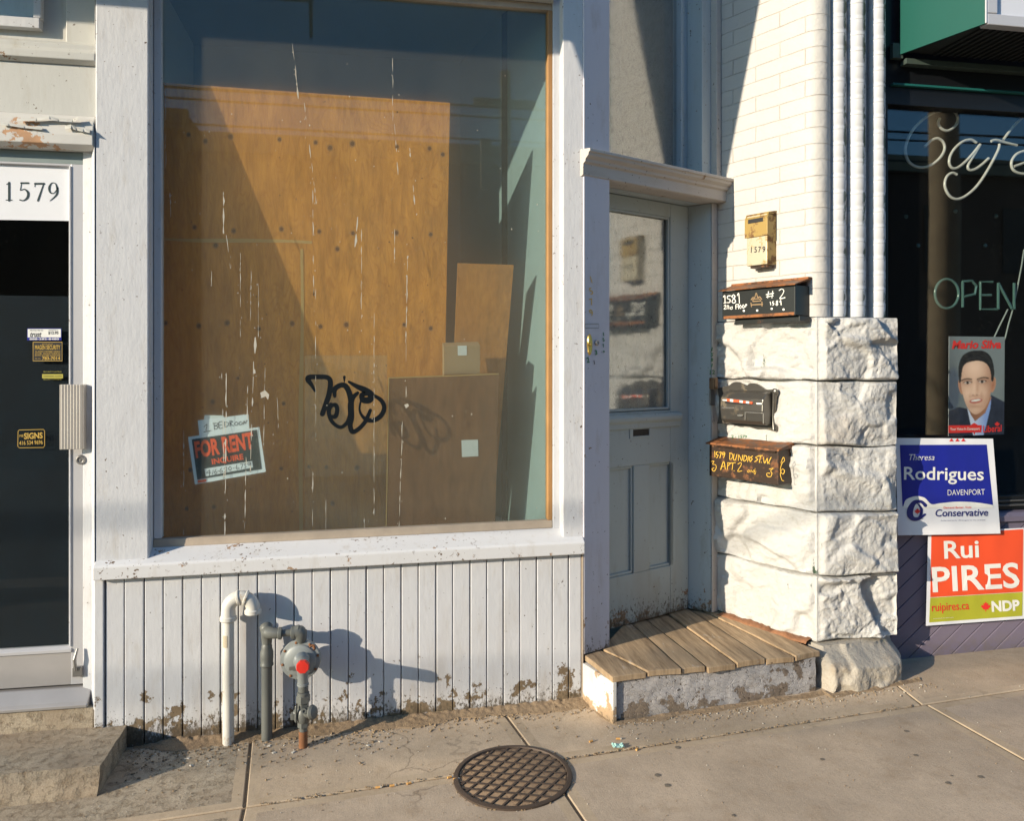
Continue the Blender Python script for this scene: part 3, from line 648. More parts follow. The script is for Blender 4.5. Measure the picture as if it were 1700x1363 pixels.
# ---- angled entry
def fe(y, px, py): return fx(ENT, y, px, py)
E_ = lambda n, mb, mat, b=.003, par=None, lab=None: P(n, mb, mat, ENT, b, parent=par, label=lab)
DY = .181
ztop = fe(DY, 1075, 331).z; zdo = .262
ctop = fe(-.02, 975, 263).z
# cornice above the door, its profile swept along the doorway
zc = fe(0, 1090, 315).z
pr = [(.20, zc), (.0, zc), (-.012, zc + .006), (-.014, zc + .058), (-.028, zc + .066), (-.030, zc + .078), (-.050, zc + .092), (-.053, zc + .106), (-.062, zc + .108), (-.062, zc + .122), (.0, zc + .13), (.20, zc + .13)]
zc0 = zc
E_('door_cornice', MB().profx(pr, -.008, 1.066), M_corn, .002)
# jamb and casing right of the door
m = MB().prism([(.9625, DY + .02), (.9625, DY), (1.003, .055), (1.0565, .055), (1.0565, DY + .02)], .262, zc - .002); E_('door_jamb', m, M_jamb)
m = MB().prism([(1.004, .053), (1.004, .045), (1.05, .045), (1.056, .053)], .262, zc - .002); E_('door_casing', m, M_corn)
m = MB().prism([(1.012, .074), (1.012, .02), (1.05, .02), (1.056, .03), (1.056, .074)], zc + .132, 4.3); E_('door_casing', m, M_corn)
m = MB().box(.15, .9625, .10, DY + .03, ztop + .004, zc - .002); E_('door_head', m, M_jamb)
m = MB().box(.06, .17, .022, DY + .05, .262, 4.3); E_('door_jamb', m, M_jamb)
# the door leaf: rails and stiles around a glass and two sunk panels
DR = empty('entry_door', ENT @ Matrix.Translation((.55, DY, zdo)), None, None); DR.parent = SF; DR.matrix_basis = WM['entry_door']
D_ = lambda n, mb, mat, b=.003, lab=None: P(n, mb, mat, ENT, b, parent=DR, label=lab)
x1 = .9605; xs = fe(DY, 1113, 600).x; gtop = fe(DY, 1060, 352).z; gbot = fe(DY, 1060, 682).z
pt = fe(DY, 1085, 770).z; pb = fe(DY, 1085, 945).z
xa, xb = fe(DY, 1052, 860).x, fe(DY, 1078, 860).x; xc = fe(DY, 1118, 860).x
Yb = DY + .045
m = MB().box(xs, x1, DY, Yb, zdo, ztop).box(.17, .29, DY, Yb, zdo, ztop).box(.29, xs, DY, Yb, gtop, ztop)
m.box(.29, xs, DY, Yb, pt, gbot - .005).box(.29, xs, DY, Yb, zdo, pb).box(xa, xb, DY, Yb, pb, pt).box(xc, xs, DY, Yb, pb, pt)
D_('door_leaf', m, M_door, .004)
m = MB()
for q0, q1 in ((.29, xa), (xb, xc)):
    m.box(q0, q1, DY + .02, Yb - .004, pb, pt)
    for c0, c1, c2, c3 in ((q0, q0 + .014, pb, pt), (q1 - .014, q1, pb, pt), (q0, q1, pb, pb + .014), (q0, q1, pt - .014, pt)): m.box(c0, c1, DY + .008, DY + .021, c2, c3)
D_('door_panels', m, M_door, .004)
m = MB()
for c0, c1, c2, c3 in ((.29, .303, gbot, gtop), (xs - .013, xs, gbot, gtop), (.29, xs, gbot, gbot + .013), (.29, xs, gtop - .013, gtop)): m.box(c0, c1, DY + .006, DY + .022, c2, c3)
D_('glazing_moulding', m, M_door, .003)
zl = fe(DY, 1060, 712).z
m = MB().profx([(DY, zl), (DY - .012, zl + .004), (DY - .014, zl + .03), (DY - .028, zl + .045), (DY - .03, zl + .062), (DY - .018, zl + .078), (DY, zl + .082)], .28, fe(DY, 1127, 690).x); D_('door_ledge', m, M_door, .002)
D_('door_pane', MB().box(.29, xs, DY + .024, DY + .029, gbot, gtop), M_glassd, 0)
cu_ = MB().grid(lambda u, v: Vector((.28 + u * (xs - .28), DY + .042 + .006 * math.sin(u * 34 + 2 * math.sin(v * 5)) + .004 * math.sin(u * 11 + v * 3), gbot - .02 + v * (gtop - gbot + .04))), 60, 20)
D_('lace_curtain', cu_, M_curt, 0)
s0, s1 = fe(DY, 1045, 718), fe(DY, 1083, 718)
zz0, zz1 = fe(DY, 1063, 727).z, fe(DY, 1063, 707).z
k0, k1 = fe(DY, 1050, 718).x, fe(DY, 1077, 718).x; w0, w1 = fe(DY, 1063, 723.5).z, fe(DY, 1063, 712.5).z
m = MB().box(s0.x, k0, DY - .005, DY + .001, zz0, zz1).box(k1, s1.x, DY - .005, DY + .001, zz0, zz1).box(k0, k1, DY - .005, DY + .001, w1, zz1).box(k0, k1, DY - .005, DY + .001, zz0, w0)
m.box(k0, k1, DY - .0015, DY + .001, w0, w1, 1)
D_('mail_slot', m, [M_door, M_black], .001)
# dark hall behind the door and transom
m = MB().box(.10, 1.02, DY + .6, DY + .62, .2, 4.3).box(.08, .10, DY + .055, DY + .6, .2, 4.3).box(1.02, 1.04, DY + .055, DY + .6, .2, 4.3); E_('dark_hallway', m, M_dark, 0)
# transom light
tx = fe(.165, 1131, 150).x
TF = E_('transom_frame', MB().box(tx, tx + .05, .165, .23, zc + .131, 4.3).box(.17, tx, .165, .23, zc + .131, zc + .165).box(tx + .052, 1.012, .06, .24, zc + .131, 4.3), M_jamb)
P('transom_pane', MB().box(.17, tx, .20, .206, zc + .14, 4.3), M_glassd, ENT, 0, parent=TF)
m = MB().box(.05, 1.05, .0, .8, 4.3, 4.36); E_('entry_soffit', m, M_corn)
# bell plate, button and painted numbers on the mauve board
PM = PF(ENT, -.0075)
q = fe(-.007, 979, 572); m = MB(); m.add([(q.x + .017 * math.cos(t) * (1 + .12 * math.cos(6 * t)), -.006, q.z + .052 * math.sin(t)) for t in [k * math.pi / 16 for k in range(32)]] + [(q.x + .013 * math.cos(t), -.012, q.z + .044 * math.sin(t)) for t in [k * math.pi / 16 for k in range(32)]], [(k, (k + 1) % 32, 32 + (k + 1) % 32, 32 + k) for k in range(32)] + [tuple(range(32, 64))])
m.disc((q.x, -.011, q.z), (0, -1, 0), [(.008, 0), (.008, .006), (.005, .009)], 12); E_('door_bell', m, M_brass, 0)
q = fe(-.007, 990.5, 569); E_('bell_button', MB().disc((q.x, -.006, q.z), (0, -1, 0), [(.013, 0), (.013, .006), (.008, .010), (.005, .008)], 16), M_steel, 0)
c = MB()
for t, x, y, h in (('1', 982.5, 470, 12), ('5', 982.5, 489, 12), ('7', 982.5, 507, 12), ('9', 982.5, 525, 12)): text(c, t, x - 2.6, y, x + 2.6, y - 1, h, PM, .001, 0, .0, -.15)
for t, x, y, h in (('1', 1002.5, 558, 6), ('5', 1002.5, 567, 6), ('7', 1002.5, 577, 6), ('9', 1002.8, 586, 4)): text(c, t, x - 1.6, y, x + 1.6, y - .6, h, PM, .001, 1, .03)
text(c, '2', 974.6, 602, 979, 601.4, 9, PM, .001, 1, .03); text(c, '3', 988, 589, 992, 588.5, 8, PM, .001, 1, .03); text(c, '1', 986, 605, 988.5, 604.5, 7, PM, .001, 2, .02)
stroke(c, [(971, 538), (971, 544.5), (994, 544.5), (994, 537.5), (971, 538)], .8, PM, .001, 3, smooth=False)
E_('painted_numbers', MB(), M_gold) if False else c.build('painted_numbers', [M_yel, M_green, M_ink, M_cast], SF, ENT, world=True)
c = MB(); PCS = PF(ENT, .0445)
for i, t in enumerate('1581'): text(c, t, 1179.5, 582 + i * 9, 1183.5, 582.6 + i * 9, 6, PCS, .001, 0, .02)
text(c, '12', 1178.5, 621, 1187, 621, 7, PCS, .001, 0, .02); c.build('painted_numbers', [M_green], SF, ENT, world=True)
q = fe(.045, 1181, 637); m = MB().box(q.x - .020, q.x + .016, .012, .045, q.z - .03, q.z + .034).box(q.x - .014, q.x + .010, .006, .012, q.z - .022, q.z + .026); E_('door_buzzer', m, rusty('tan_metal', (.22, .13, .07), (.16, .07, .03), .55), .003)
m = MB().box(q.x - .022, q.x + .017, .035, .0448, q.z - .12, q.z - .032); E_('buzzer_plate', m, M_steel, .002)

# upper wall that carries on above the picture
m = MB().box(-3.6, 1.03, .20, .3, 3.64, 7.4).box(-3.6, 1.0, .05, .2, 3.645, 4.3).box(-3.6, -1.13, .05, .2, 3.62, 3.643); P('upper_wall', m, M_head, bevel=0)

# fascia sign over the storefront (above the picture; shades the top of the wall)
m = MB(); prf = [(0.048, 3.69), (-.70, 3.69), (-.875, 4.36), (.048, 4.6)]; m.profx(prf, -3.4, -.32)
m.profx([(-.60, 3.69), (-.643, 3.47), (-1.094, 5.2), (.0, 5.2), (.0, 3.69)], -.318, -.30)  # unseen end plate, added and shaped to cast slanting shade on the pier
tag(m.build('fascia_sign', paint('fascia_paint', (.30, .30, .31)), base=True), 'wide sloping fascia sign above the vacant storefront, end plate added for shade', 'sign')

# ================================================================ things behind the shop glass
def lean(y0, z0, y1, z1):     # plane through (y0,z0) bottom and (y1,z1) top
    return Plane((0, y0, z0), (0, z1 - z0, -(y1 - y0)))
PL1 = lean(.50, .868, .125, 2.88)
c = [PL1(205, 132), PL1(747, 170), PL1(727, 925), PL1(205, 945)]
zb_ = .780
def onz(pl, x, z):   # pixel column x of plane at height z
    lo, hi = 0, 1500
    for _ in range(40):
        mid = (lo + hi) / 2
        if pl(x, mid).z > z: lo = mid
        else: hi = mid
    return pl(x, lo)
c[2] = onz(PL1, 734, zb_); c[3] = onz(PL1, 205, zb_)
c[0].x = max(c[0].x, -1.05); c[3].x = max(c[3].x, -1.05)
PW = empty('plywood_sheet', ((c[2] + c[3]) / 2), 'large knotty orange plywood sheet leaning inside the shop window', 'plywood')
PW.matrix_basis = Matrix.Translation((c[2] + c[3]) / 2); WM['plywood_sheet'] = PW.matrix_basis.copy()
m = MB().slab(c, .016); random.seed(5)
kn = [(313, 223, 4), (341, 234, 4.5), (383, 226, 5), (464, 231, 4), (524, 236, 4), (548, 245, 5), (585, 238, 5), (659, 243, 4), (713, 246, 4), (735, 256, 4), (323, 377, 4), (388, 383, 4.5), (467, 380, 4.5), (530, 384, 4), (586, 387, 4), (658, 386, 4.5), (715, 389, 4), (358, 407, 5), (560, 413, 4.5), (275, 536, 4), (330, 541, 4.5), (377, 536, 5), (430, 546, 4), (485, 537, 4.5), (532, 542, 4), (575, 539, 5), (671, 539, 3.5), (715, 545, 4), (353, 667, 4.5), (471, 670, 3.5), (395, 628, 3), (316, 780, 4), (467, 778, 3.5), (513, 775, 3), (542, 776, 3.5), (593, 777, 4.5), (552, 836, 4), (355, 842, 4), (310, 845, 3.5)]
kn += [(random.uniform(290, 720), random.uniform(160, 850), random.uniform(.9, 2.0)) for k in range(60)]
for x, y, r in kn:
    if r > 2.5: poly(m, ell(x, y, r * 1.05, r * 1.25, 14), PL1, .0005, 2)
    poly(m, ell(x, y, r * .68, r * .74, 11), PL1, .0009, 1)
b = m.build('plywood_board', [M_ply, M_knot, M_knot2], PW)
m = MB(); stroke(m, [(272, 397), (330, 399), (400, 399), (470, 400), (516, 402)], [3, 6, 7, 5, 5], PL1, .0014, jag=.08); m.build('tape_strip', M_tape, PW)
m = MB(); stroke(m, [(501, 415), (502, 520), (500, 640), (499, 760), (500, 885)], [5, 5, 7, 7, 6], PL1, .0018, jag=.08); m.build('tape_strip', M_tape, PW)
def sheet(name, pl, pts, th, mat, lab, cat, zb=None):
    w = [onz(pl, p[0], zb) if p[1] is None else pl(*p) for p in pts]
    o = MB().slab(w, th).build(name, mat, base=True, bevel=.001); tag(o, lab, cat); return o
PL2 = lean(.62, .872, .26, 2.05)
sheet('plywood_offcut', PL2, [(760, 437), (853, 440), (818, None), (742, None)], .012, M_ply2, 'narrow orange plywood offcut leaning beside the big sheet', 'plywood', .780)
PL3 = lean(.36, .872, .20, 1.55)
sheet('hardboard_sheet', PL3, [(645, 627), (737, 624), (737.2, 622), (828, 620), (822, None), (640, None)], .01, M_hard, 'low brown hardboard sheet with paper square in front of the plywood', 'board', .780)
m = MB(); stroke(m, [(645, 627.4), (737, 624.4), (828, 620.6)], 1.6, PL3, .002, smooth=False); stroke(m, [(645.5, 627), (641, 880)], 1.5, PL3, .002, smooth=False); tag(m.build('edge_strip', M_tape, base=True), 'thin pale edge strip along the hardboard sheet top', 'trim')
m = MB().slab([PL3(766, 731, .003), (PL3(793.5, 730, .003)), PL3(794, 757.5, .003), PL3(767, 759, .003)], .001); tag(m.build('paper_note', M_note, base=True), 'blank white paper square stuck on the brown hardboard', 'paper')
# carton behind the hardboard
class OffP:
    def __call__(s, x, y, off=0): return PL3(x, y, off - .022)
PL3b = OffP()
a0, a1 = PL3b(737, 575), PL3b(797, 573)
m = MB().slab([a0, a1, onz(PL3b, 795, .784), onz(PL3b, 738, .784)], .085)
m.slab([PL3(760, 574, -.0205), PL3(775, 573.7, -.0205), PL3(775, 590, -.0205), PL3(760, 590, -.0205)], .0012, 1)
tag(m.build('cardboard_box', [M_card, M_note], base=True, bevel=.002), 'tan cardboard box standing between plywood and hardboard', 'box')
PLA = lean(.42, .872, .16, 1.75)
w = [PLA(506, 590), PLA(643, 590), onz(PLA, 640, .780), onz(PLA, 506, .780)]
tag(MB().slab(w, .004).build('acrylic_sheet', M_acry, base=True), 'clear acrylic sheet leaning on the plywood behind the graffiti', 'sheet')

# for rent sign and the note above it, taped inside the pane
PR = PY(GY + .012); PRf = PR
FR = empty('rent_sign', PR(378, 803), 'tilted black and orange for rent sign taped inside the window', 'sign'); WM['rent_sign'] = Matrix.Translation(PR(378, 803)); FR.matrix_basis = WM['rent_sign']
zr = lambda pts: [(300 + x / 9.0875, 670 + y / 9.0875) for x, y in pts]
MB().slab([PR(*p) for p in zr([(110, 505), (1185, 355), (1285, 1030), (215, 1222)])], .0015).build('card', M_paper, FR)
m = MB(); poly(m, zr([(165, 540), (1150, 395), (1225, 990), (250, 1150)]), PR, .0012); m.build('printed_panel', M_forrent, FR)
m = MB(); q = zr([(232, 815), (1108, 668)]); text(m, 'FOR RENT', *q[0], *q[1], 27, PR, .002, 0, .035, up=(-.13, -.99))
q = zr([(475, 918), (950, 838)]); text(m, 'INQUIRE', *q[0], *q[1], 9.2, PR, .002, 0, .03)
poly(m, zr([(255, 1160), (385, 1138), (388, 1180), (258, 1202)]), PR, .002); m.build('lettering', M_rent, FR)
m = MB(); poly(m, zr([(360, 985), (1080, 868), (1090, 965), (378, 1100)]), PR, .002); m.build('number_strip', M_paper, FR)
m = MB()
def hw(mb, segs, pl, off, w, tr, mi=0):
    for s in segs: stroke(mb, tr(s), [w * random.uniform(.75, 1.2) for _ in s] if pl is not PR else w, pl, off, mi, jag=.06 if pl is not PR else 0)
hw(m, [[(440, 1000), (390, 1050), (460, 1040)], [(440, 1010), (432, 1095)], [(490, 1000), (480, 1075)], [(535, 990), (508, 1040), (530, 1065), (548, 1035), (515, 1030)], [(555, 1022), (580, 1018)],
       [(620, 970), (590, 1015), (608, 1045), (632, 1020), (600, 1010)], [(650, 985), (690, 960), (690, 1000), (655, 1035), (705, 1022)], [(740, 950), (722, 985), (745, 1010), (765, 975), (740, 950)], [(785, 978), (815, 972)],
       [(850, 920), (835, 970), (858, 995), (882, 970), (840, 965)], [(890, 920), (935, 912), (912, 985)], [(950, 910), (985, 905), (965, 935), (990, 955), (960, 978)], [(1050, 890), (1010, 905), (1030, 930), (1055, 895), (1050, 960)]], PR, .0026, .95, zr); m.build('phone_number', M_ink, FR)
BN = empty('paper_note', PR(371, 722), 'white paper note reading 1 bedroom above the rent sign', 'paper'); WM['paper_note.001'] = Matrix.Translation(PR(371, 722, -.003)); BN.matrix_basis = WM[BN.name] = Matrix.Translation(PR(371, 722, -.003))
MB().slab([PR(*p, -.003) for p in zr([(258, 255), (1020, 160), (1045, 500), (285, 500)])], .001).build('sheet', M_paper, BN)
MB().slab([PR(*p, -.0045) for p in zr([(360, 175), (640, 180), (660, 225), (350, 240)])], .0006).build('tape_strip', M_note, BN)
m = MB(); hw(m, [[(350, 355), (395, 315), (380, 415)], [(345, 430), (460, 408)], [(500, 290), (510, 390)], [(485, 300), (560, 300), (540, 330), (510, 335), (560, 350), (545, 380), (505, 392)], [(630, 270), (575, 285), (585, 375), (640, 362)], [(580, 330), (625, 320)],
                [(660, 275), (668, 360)], [(655, 278), (715, 290), (710, 335), (668, 358)], [(740, 260), (745, 345)], [(740, 262), (785, 270), (748, 300), (800, 340)], [(835, 275), (810, 305), (840, 330), (865, 295), (835, 275)], [(900, 272), (880, 300), (900, 325), (930, 295), (900, 272)], [(945, 320), (955, 262), (975, 300), (995, 258), (1010, 262)]], PR, -.0018, 1.0, zr); m.build('lettering', M_ink, BN)

# ================================================================ PIER
PIV = Matrix.Translation((2.217, -.05, .05))
BP = empty('brick_pier', PIV, 'white painted brick and rough stone pier between the shops', 'pier')
PSP = PF(SPL, 0)
def zc_(y, x=1356): return PSP(x, y).z
cour = [zc_(y) for y in (525, 632, 742, 852, 958, 1066)]
ztopst = cour[0]
# upper brick wall along the doorway and its rounded corner
RC = .075
m = MB(); path = [(-.72, 0)] + [(-.06 - .0 + RC * math.sin(t) * 1.0, RC - RC * math.cos(t)) for t in [k * R(118) / 10 for k in range(11)]]
pts = [(-.72, 0), (-.40, 0), (-.2, 0)] + path[1:]
NZ = 60; z1 = 7.4
vs = []; hs = [ztopst + (z1 - ztopst) * k / NZ for k in range(NZ + 1)]
for h in hs: vs += [(p[0], p[1], h) for p in pts]
n = len(pts); fs = [(j * n + i, j * n + i + 1, (j + 1) * n + i + 1, (j + 1) * n + i) for j in range(NZ) for i in range(n - 1)]
m.add(vs, fs); m.build('brick_wall', M_brick, BP, SPL, smooth=30)
# three more moulded rolls stepping along the front, and the core behind them
random.seed(9)
for i, px in enumerate((1393.5, 1425.5, 1460)):
    Yc = (.025, .028, .05)[i]; r = (.050, .050, .045)[i]
    q = PY(Yc - r * .6)(px, 300); m = MB(); seg = 20; lv = []; z = ztopst + .001
    while z < 4.4:
        lv += [(z, r - .0022), (z + .004, r), (z + .0755, r)]; z += .0815
    vs = []
    for h, rr in lv: vs += [(rr * math.cos(a), rr * math.sin(a), h) for a in [-math.pi + math.pi * k / (seg - 1) * 1.0 for k in range(seg)]]
    m.add(vs, [(j * seg + k, j * seg + k + 1, (j + 1) * seg + k + 1, (j + 1) * seg + k) for j in range(len(lv) - 1) for k in range(seg - 1)])
    m.build('brick_roll', M_roll, BP, Matrix.Translation((q.x, Yc, 0)), smooth=50)
m = MB().prism([(2.20, .06), (2.62, .06), (2.62, .5), (2.0, .5)], .05, 7.4); m.build('pier_core', M_brick, BP)
# rock-faced blocks: outline runs along the doorway side, turns the corner, crosses the front, returns at the right
W3 = SPL.to_3x3() @ Vector((1, 0, 0)); NS = SPL.to_3x3() @ Vector((0, -1, 0)); C0 = Vector((2.217, -.05, 0))
def facet(q, seed):
    d, pts = noise.voronoi(q); out = 0; ws = 0
    for dd, p in zip(d[:3], pts[:3]):
        w = math.exp(-(dd - d[0]) * 34); t = noise.cell_vector(p * 7.31 + Vector((seed, seed, seed)))
        out += w * ((q - p).dot(Vector((t.x - .5, t.y - .5, t.z - .5))) * 1.5 + (noise.cell(p * 3.7 + Vector((seed, 2, 5))) - .5) * .55); ws += w
    return out / ws
def rock(p, sc, seed):
    q = Vector((p.x * sc + seed, p.y * sc + seed * .3, p.z * sc * 1.15)) + .22 * noise.noise_vector(Vector((p.x, p.y, p.z)) * sc * 1.7)
    return .80 * facet(q * 1.05, seed) + .30 * facet(q * 2.4, seed + 3) + .22 * noise.noise(q * .9) + .09 * noise.noise(q * 7) + .065 * noise.noise(q * 18) + .055 * noise.noise(q * 38)
def ss(a, b, x): t = max(0, min(1, (x - a) / (b - a))); return t * t * (3 - 2 * t)
def block(z0, z1, xr, seed, leftlen=.66, lamp=.014, famp=.05, mat=None, leftfrom=None):
    segs = []                                    # (point, normal, amp, dist-from-edge)
    nl = 60; s0 = -leftlen
    for i in range(nl + 1):
        s = s0 + (-s0) * i / nl; p = C0 + W3 * s; segs.append((p, NS, lamp, min(ss(0, .012, s - s0), ss(.010, .030, -s))))
    fl = xr - 2.217; nf = 72
    for i in range(1, nf + 1):
        s = fl * i / nf; segs.append((Vector((2.217 + s, -.05, 0)), Vector((.0, -1, 0)), famp, min(ss(.008, .035, s), ss(0, .02, fl - s + .008))))
    for i in range(1, 9): segs.append((Vector((xr, -.05 + .2 * i / 8, 0)), Vector((1, 0, 0)), .016, ss(0, .03, .2 * i / 8)))
    nzv = 48; vs = []
    for j in range(nzv + 1):
        z = z0 + .004 + (z1 - z0 - .008) * j / nzv
        e = min(ss(0, .014, z - z0), ss(0, .014, z1 - z))
        for p, nn, am, ed in segs:
            w = ed * e; d = am * w * (.62 + 1.0 * rock(Vector((p.x, p.y, z)), 3.9 if nn is NS else 2.7, seed)) + (.0015 * noise.noise(Vector((p.x * 40, p.y * 40, z * 40))))
            if min(ss(0, .012, z - z0), ss(0, .012, z1 - z)) < 1: d -= .007 * (1 - min(ss(0, .012, z - z0), ss(0, .012, z1 - z)))
            tz = (z - z0) / (z1 - z0); zz = z + .011 * ((1 - tz) * noise.noise(Vector((p.x * 6, p.y * 6, z0 * 10))) + tz * noise.noise(Vector((p.x * 6, p.y * 6, z1 * 10))) * (0 if z1 > ztopst - .001 else 1)) * (1 if z1 < ztopst or tz < .95 else 1)
            vs.append(Vector((p.x, p.y, zz)) + nn * d)
    n = len(segs); fs = [(j * n + i, j * n + i + 1, (j + 1) * n + i + 1, (j + 1) * n + i) for j in range(nzv) for i in range(n - 1)]
    ctr = Vector((2.35, .3, 0)); b0 = len(vs)    # close top and bottom
    vs += [ctr + Vector((0, 0, z0 + .004)), ctr + Vector((0, 0, z1 - .004))]
    fs += [(i + 1, i, b0) for i in range(n - 1)] + [(nzv * n + i, nzv * n + i + 1, b0 + 1) for i in range(n - 1)]
    MB().add(vs, fs).build('stone_block', mat or M_stone, BP, smooth=48)
xrs = (2.668, 2.662, 2.66, 2.665, 2.668)
for k in range(5): block(cour[k + 1], cour[k], xrs[k], 3.1 + k * 7.7, lamp=(.055, .048, .052, .046, .026)[k], famp=(.062, .048, .052, .045, .080)[k], mat=M_stone if k < 4 else M_stone)
# the low stone it all stands on
def bs(u, v):
    x = 2.178 + .50 * u; y = -.20 + .03 * u; z = -.03 + (cour[5] + .022) * v
    p = Vector((x, y, z)); rr = rock(Vector((x, y, z * .8)), 3.4, 44.0)
    edge = min(ss(0, .1, u), ss(0, .14, 1 - u)); top = ss(.0, .30, 1 - v)
    return Vector((x + (.03 * rock(p, 5, 12) if u in (0, 1) else 0), y + .10 * (1 - edge) + .12 * (1 - top) - .05 * rr * edge, z + .012 * noise.noise(p * 9) * (v > .1)))
vs = []; nu, nv = 60, 34
m = MB().grid(bs, nu, nv)
back = len(m.v); m.v += [(2.18, -.02, -.03), (2.18, -.02, cour[5] - .006), (2.69, .05, cour[5] - .006), (2.69, .05, -.03)]
lft = [j * (nu + 1) for j in range(nv + 1)]; rgt = [j * (nu + 1) + nu for j in range(nv + 1)]; tp = [nv * (nu + 1) + i for i in range(nu + 1)]
m.f += [lft + [back + 1, back], rgt[::-1] + [back + 3, back + 2], tp + [back + 2, back + 1]]; m.m += [0, 0, 0]
m.build('base_stone', M_stoneb, BP, smooth=60, recalc=True)
from mathutils.bvhtree import BVHTree
bvs, bfs = [], []
for o in BP.children:
    if o.name.startswith('stone_block'):
        k = len(bvs); bvs += [WM[o.name] @ v.co for v in o.data.vertices]; bfs += [tuple(i + k for i in p.vertices) for p in o.data.polygons]
BV = BVHTree.FromPolygons(bvs, bfs)
def on_stone(x, y, off=0):
    d = ray(x, y).normalized(); hit = BV.ray_cast(CAM, d)[0]
    return hit - d * (.002 + off) if hit else PF(SPL, -.03)(x, y)
c = MB(); text(c, '2 - 1579', 1214, 727, 1240, 727.4, 5, on_stone, .0, 0, .02); c.build('painted_number', [M_green], BP, SPL, world=True)
# bare mortar showing along the foot of the doorway wall
def bm(u, v):
    s = -.60 + .57 * u; hh = max(.002, .016 + .020 * noise.noise(Vector((s * 9, 2, 0))) + .010 * noise.noise(Vector((s * 34, 5, 0))))
    return Vector((s, -.050 - .012 * noise.noise(Vector((s * 14, 3, v))) + .05 * v * v, .252 + hh * math.sin(v * 1.57) + .003 * noise.noise(Vector((s * 60, v * 6, 1)))))
MB().grid(bm, 150, 10).build('bare_mortar', plain('bare_brick', (.25, .115, .055), .9, var=.6, bump=.8), BP, SPL, smooth='all')

# ================================================================ MAILBOXES (hung on the doorway wall)
def fs_(y, px, py): return fx(SPL, y, px, py)
def mailbox(name, a, b, dep, lab, group='mailboxes on the pier wall', wall=-.0):
    """front face pixel corners a (top left) b (bottom right); depth; returns root, extents"""
    p = fs_(-dep, *a); q = fs_(-dep, *b)
    M = SPL @ Matrix.Translation(((p.x + q.x) / 2, wall, q.z)); o = empty(name, M, lab, 'mailbox', group)
    return o, p.x, q.x, q.z, p.z
# small yellow vertical one
dp = .075
o, xa_, xb_, za, zb2 = mailbox('mailbox', (1238, 357), (1274, 438), dp, 'small upright rusty yellow mailbox reading 1579, topmost on the wall')
zm = fs_(-dp, 1256, 393).z
MB().box(xa_ + .006, xb_ - .003, -dp, .004, za, zb2 - .01).build('box_body', M_boxpale, o, SPL, .004)
m = MB().profx([(-dp - .006, zm), (-dp - .006, zb2 - .03), (-dp + .008, zb2), (.0, zb2 + .012), (.004, zb2 + .012), (.004, zb2 - .009), (-dp + .01, zb2 - .009), (-dp - .001, zb2 - .03), (-dp - .001, zm)], xa_ - .003, xb_ + .004); m.build('box_lid', M_boxyel, o, SPL, .002)
MB().box(xa_ + .02, xb_ - .022, -dp - .0075, -dp - .003, zb2 - .05, zb2 - .028).build('letter_slot', M_black, o, SPL, .001)
MB().box(xb_ - .003, xb_ + .0005, -dp + .002, .003, za + .003, zb2 - .012).build('side_plate', M_boxyel, o, SPL, .001)
m = MB().box(xa_ + .02, xb_ - .01, -dp + .012, -.01, za - .012, za - .001); m.build('box_foot', M_boxbrn, o, SPL, .002)
c = MB(); pl = PF(SPL, -dp - .001)
for t, x in zip('1579', (1245, 1252, 1259, 1266)): text(c, t, x, 419.2 - (x - 1245) * .05, x + 4.6, 419 - (x - 1245) * .05, 10, pl, .0008, 0, .01, .12)
c.build('number', M_ink, o, SPL, world=True)
# black one with painted 1581
dp = .12
o, xa_, xb_, za, zb2 = mailbox('mailbox', (1199, 478), (1320, 521), dp, 'black mailbox with rusty lid and white painted 1581 number 2')
zb2 = fs_(-dp, 1320, 472).z; za = fs_(-dp, 1320, 523).z
MB().box(xa_, xb_, -dp, .006, za, zb2 - .002).build('box_body', M_boxblk, o, SPL, .003)
m = MB().profx([(-dp - .022, zb2 - .004), (-dp - .022, zb2 + .001), (-.03, zb2 + .034), (-.03, zb2 + .044), (.004, zb2 + .044), (.004, zb2 + .034), (-.02, zb2 + .026)], xa_ - .012, xb_ + .014); m.build('box_lid', M_lidrust, o, SPL, .002)
MB().box(xa_ + .01, xb_ - .004, -dp - .0025, -dp + .002, za, za + .016).build('rim', M_lidrust, o, SPL, .002)
MB().box(xa_ + .06, xb_ + .006, -dp + .03, .0, za - .03, za - .002).build('paper_rack', M_boxblk, o, SPL, .003)
c = MB(); pl = PF(SPL, -dp - .0012); zm_ = lambda pts: [(1185 + x / 10.625, 440 + y / 10.625) for x, y in pts]
hw(c, [[(170, 560), (195, 540), (198, 660)], [(178, 668), (218, 660)], [(290, 540), (245, 548), (242, 590), (285, 605), (280, 655), (235, 662)], [(350, 520), (318, 555), (355, 585), (385, 640), (350, 668), (322, 635), (372, 560), (350, 520)], [(415, 535), (440, 500), (452, 672)]], pl, .0005, 1.5, zm_)
hw(c, [[(180, 720), (205, 700), (210, 730), (180, 775), (218, 770)], [(235, 775), (238, 715), (262, 720), (266, 772)], [(322, 738), (292, 745), (298, 775), (325, 770), (325, 730)], [(390, 775), (388, 700), (425, 692)], [(390, 735), (418, 730)], [(435, 692), (438, 770)], [(470, 700), (455, 735), (472, 765), (488, 735), (470, 700)], [(520, 695), (505, 730), (522, 760), (540, 730), (520, 695)], [(560, 740), (565, 690), (582, 705), (560, 720)]], pl, .0005, 1.1, zm_)
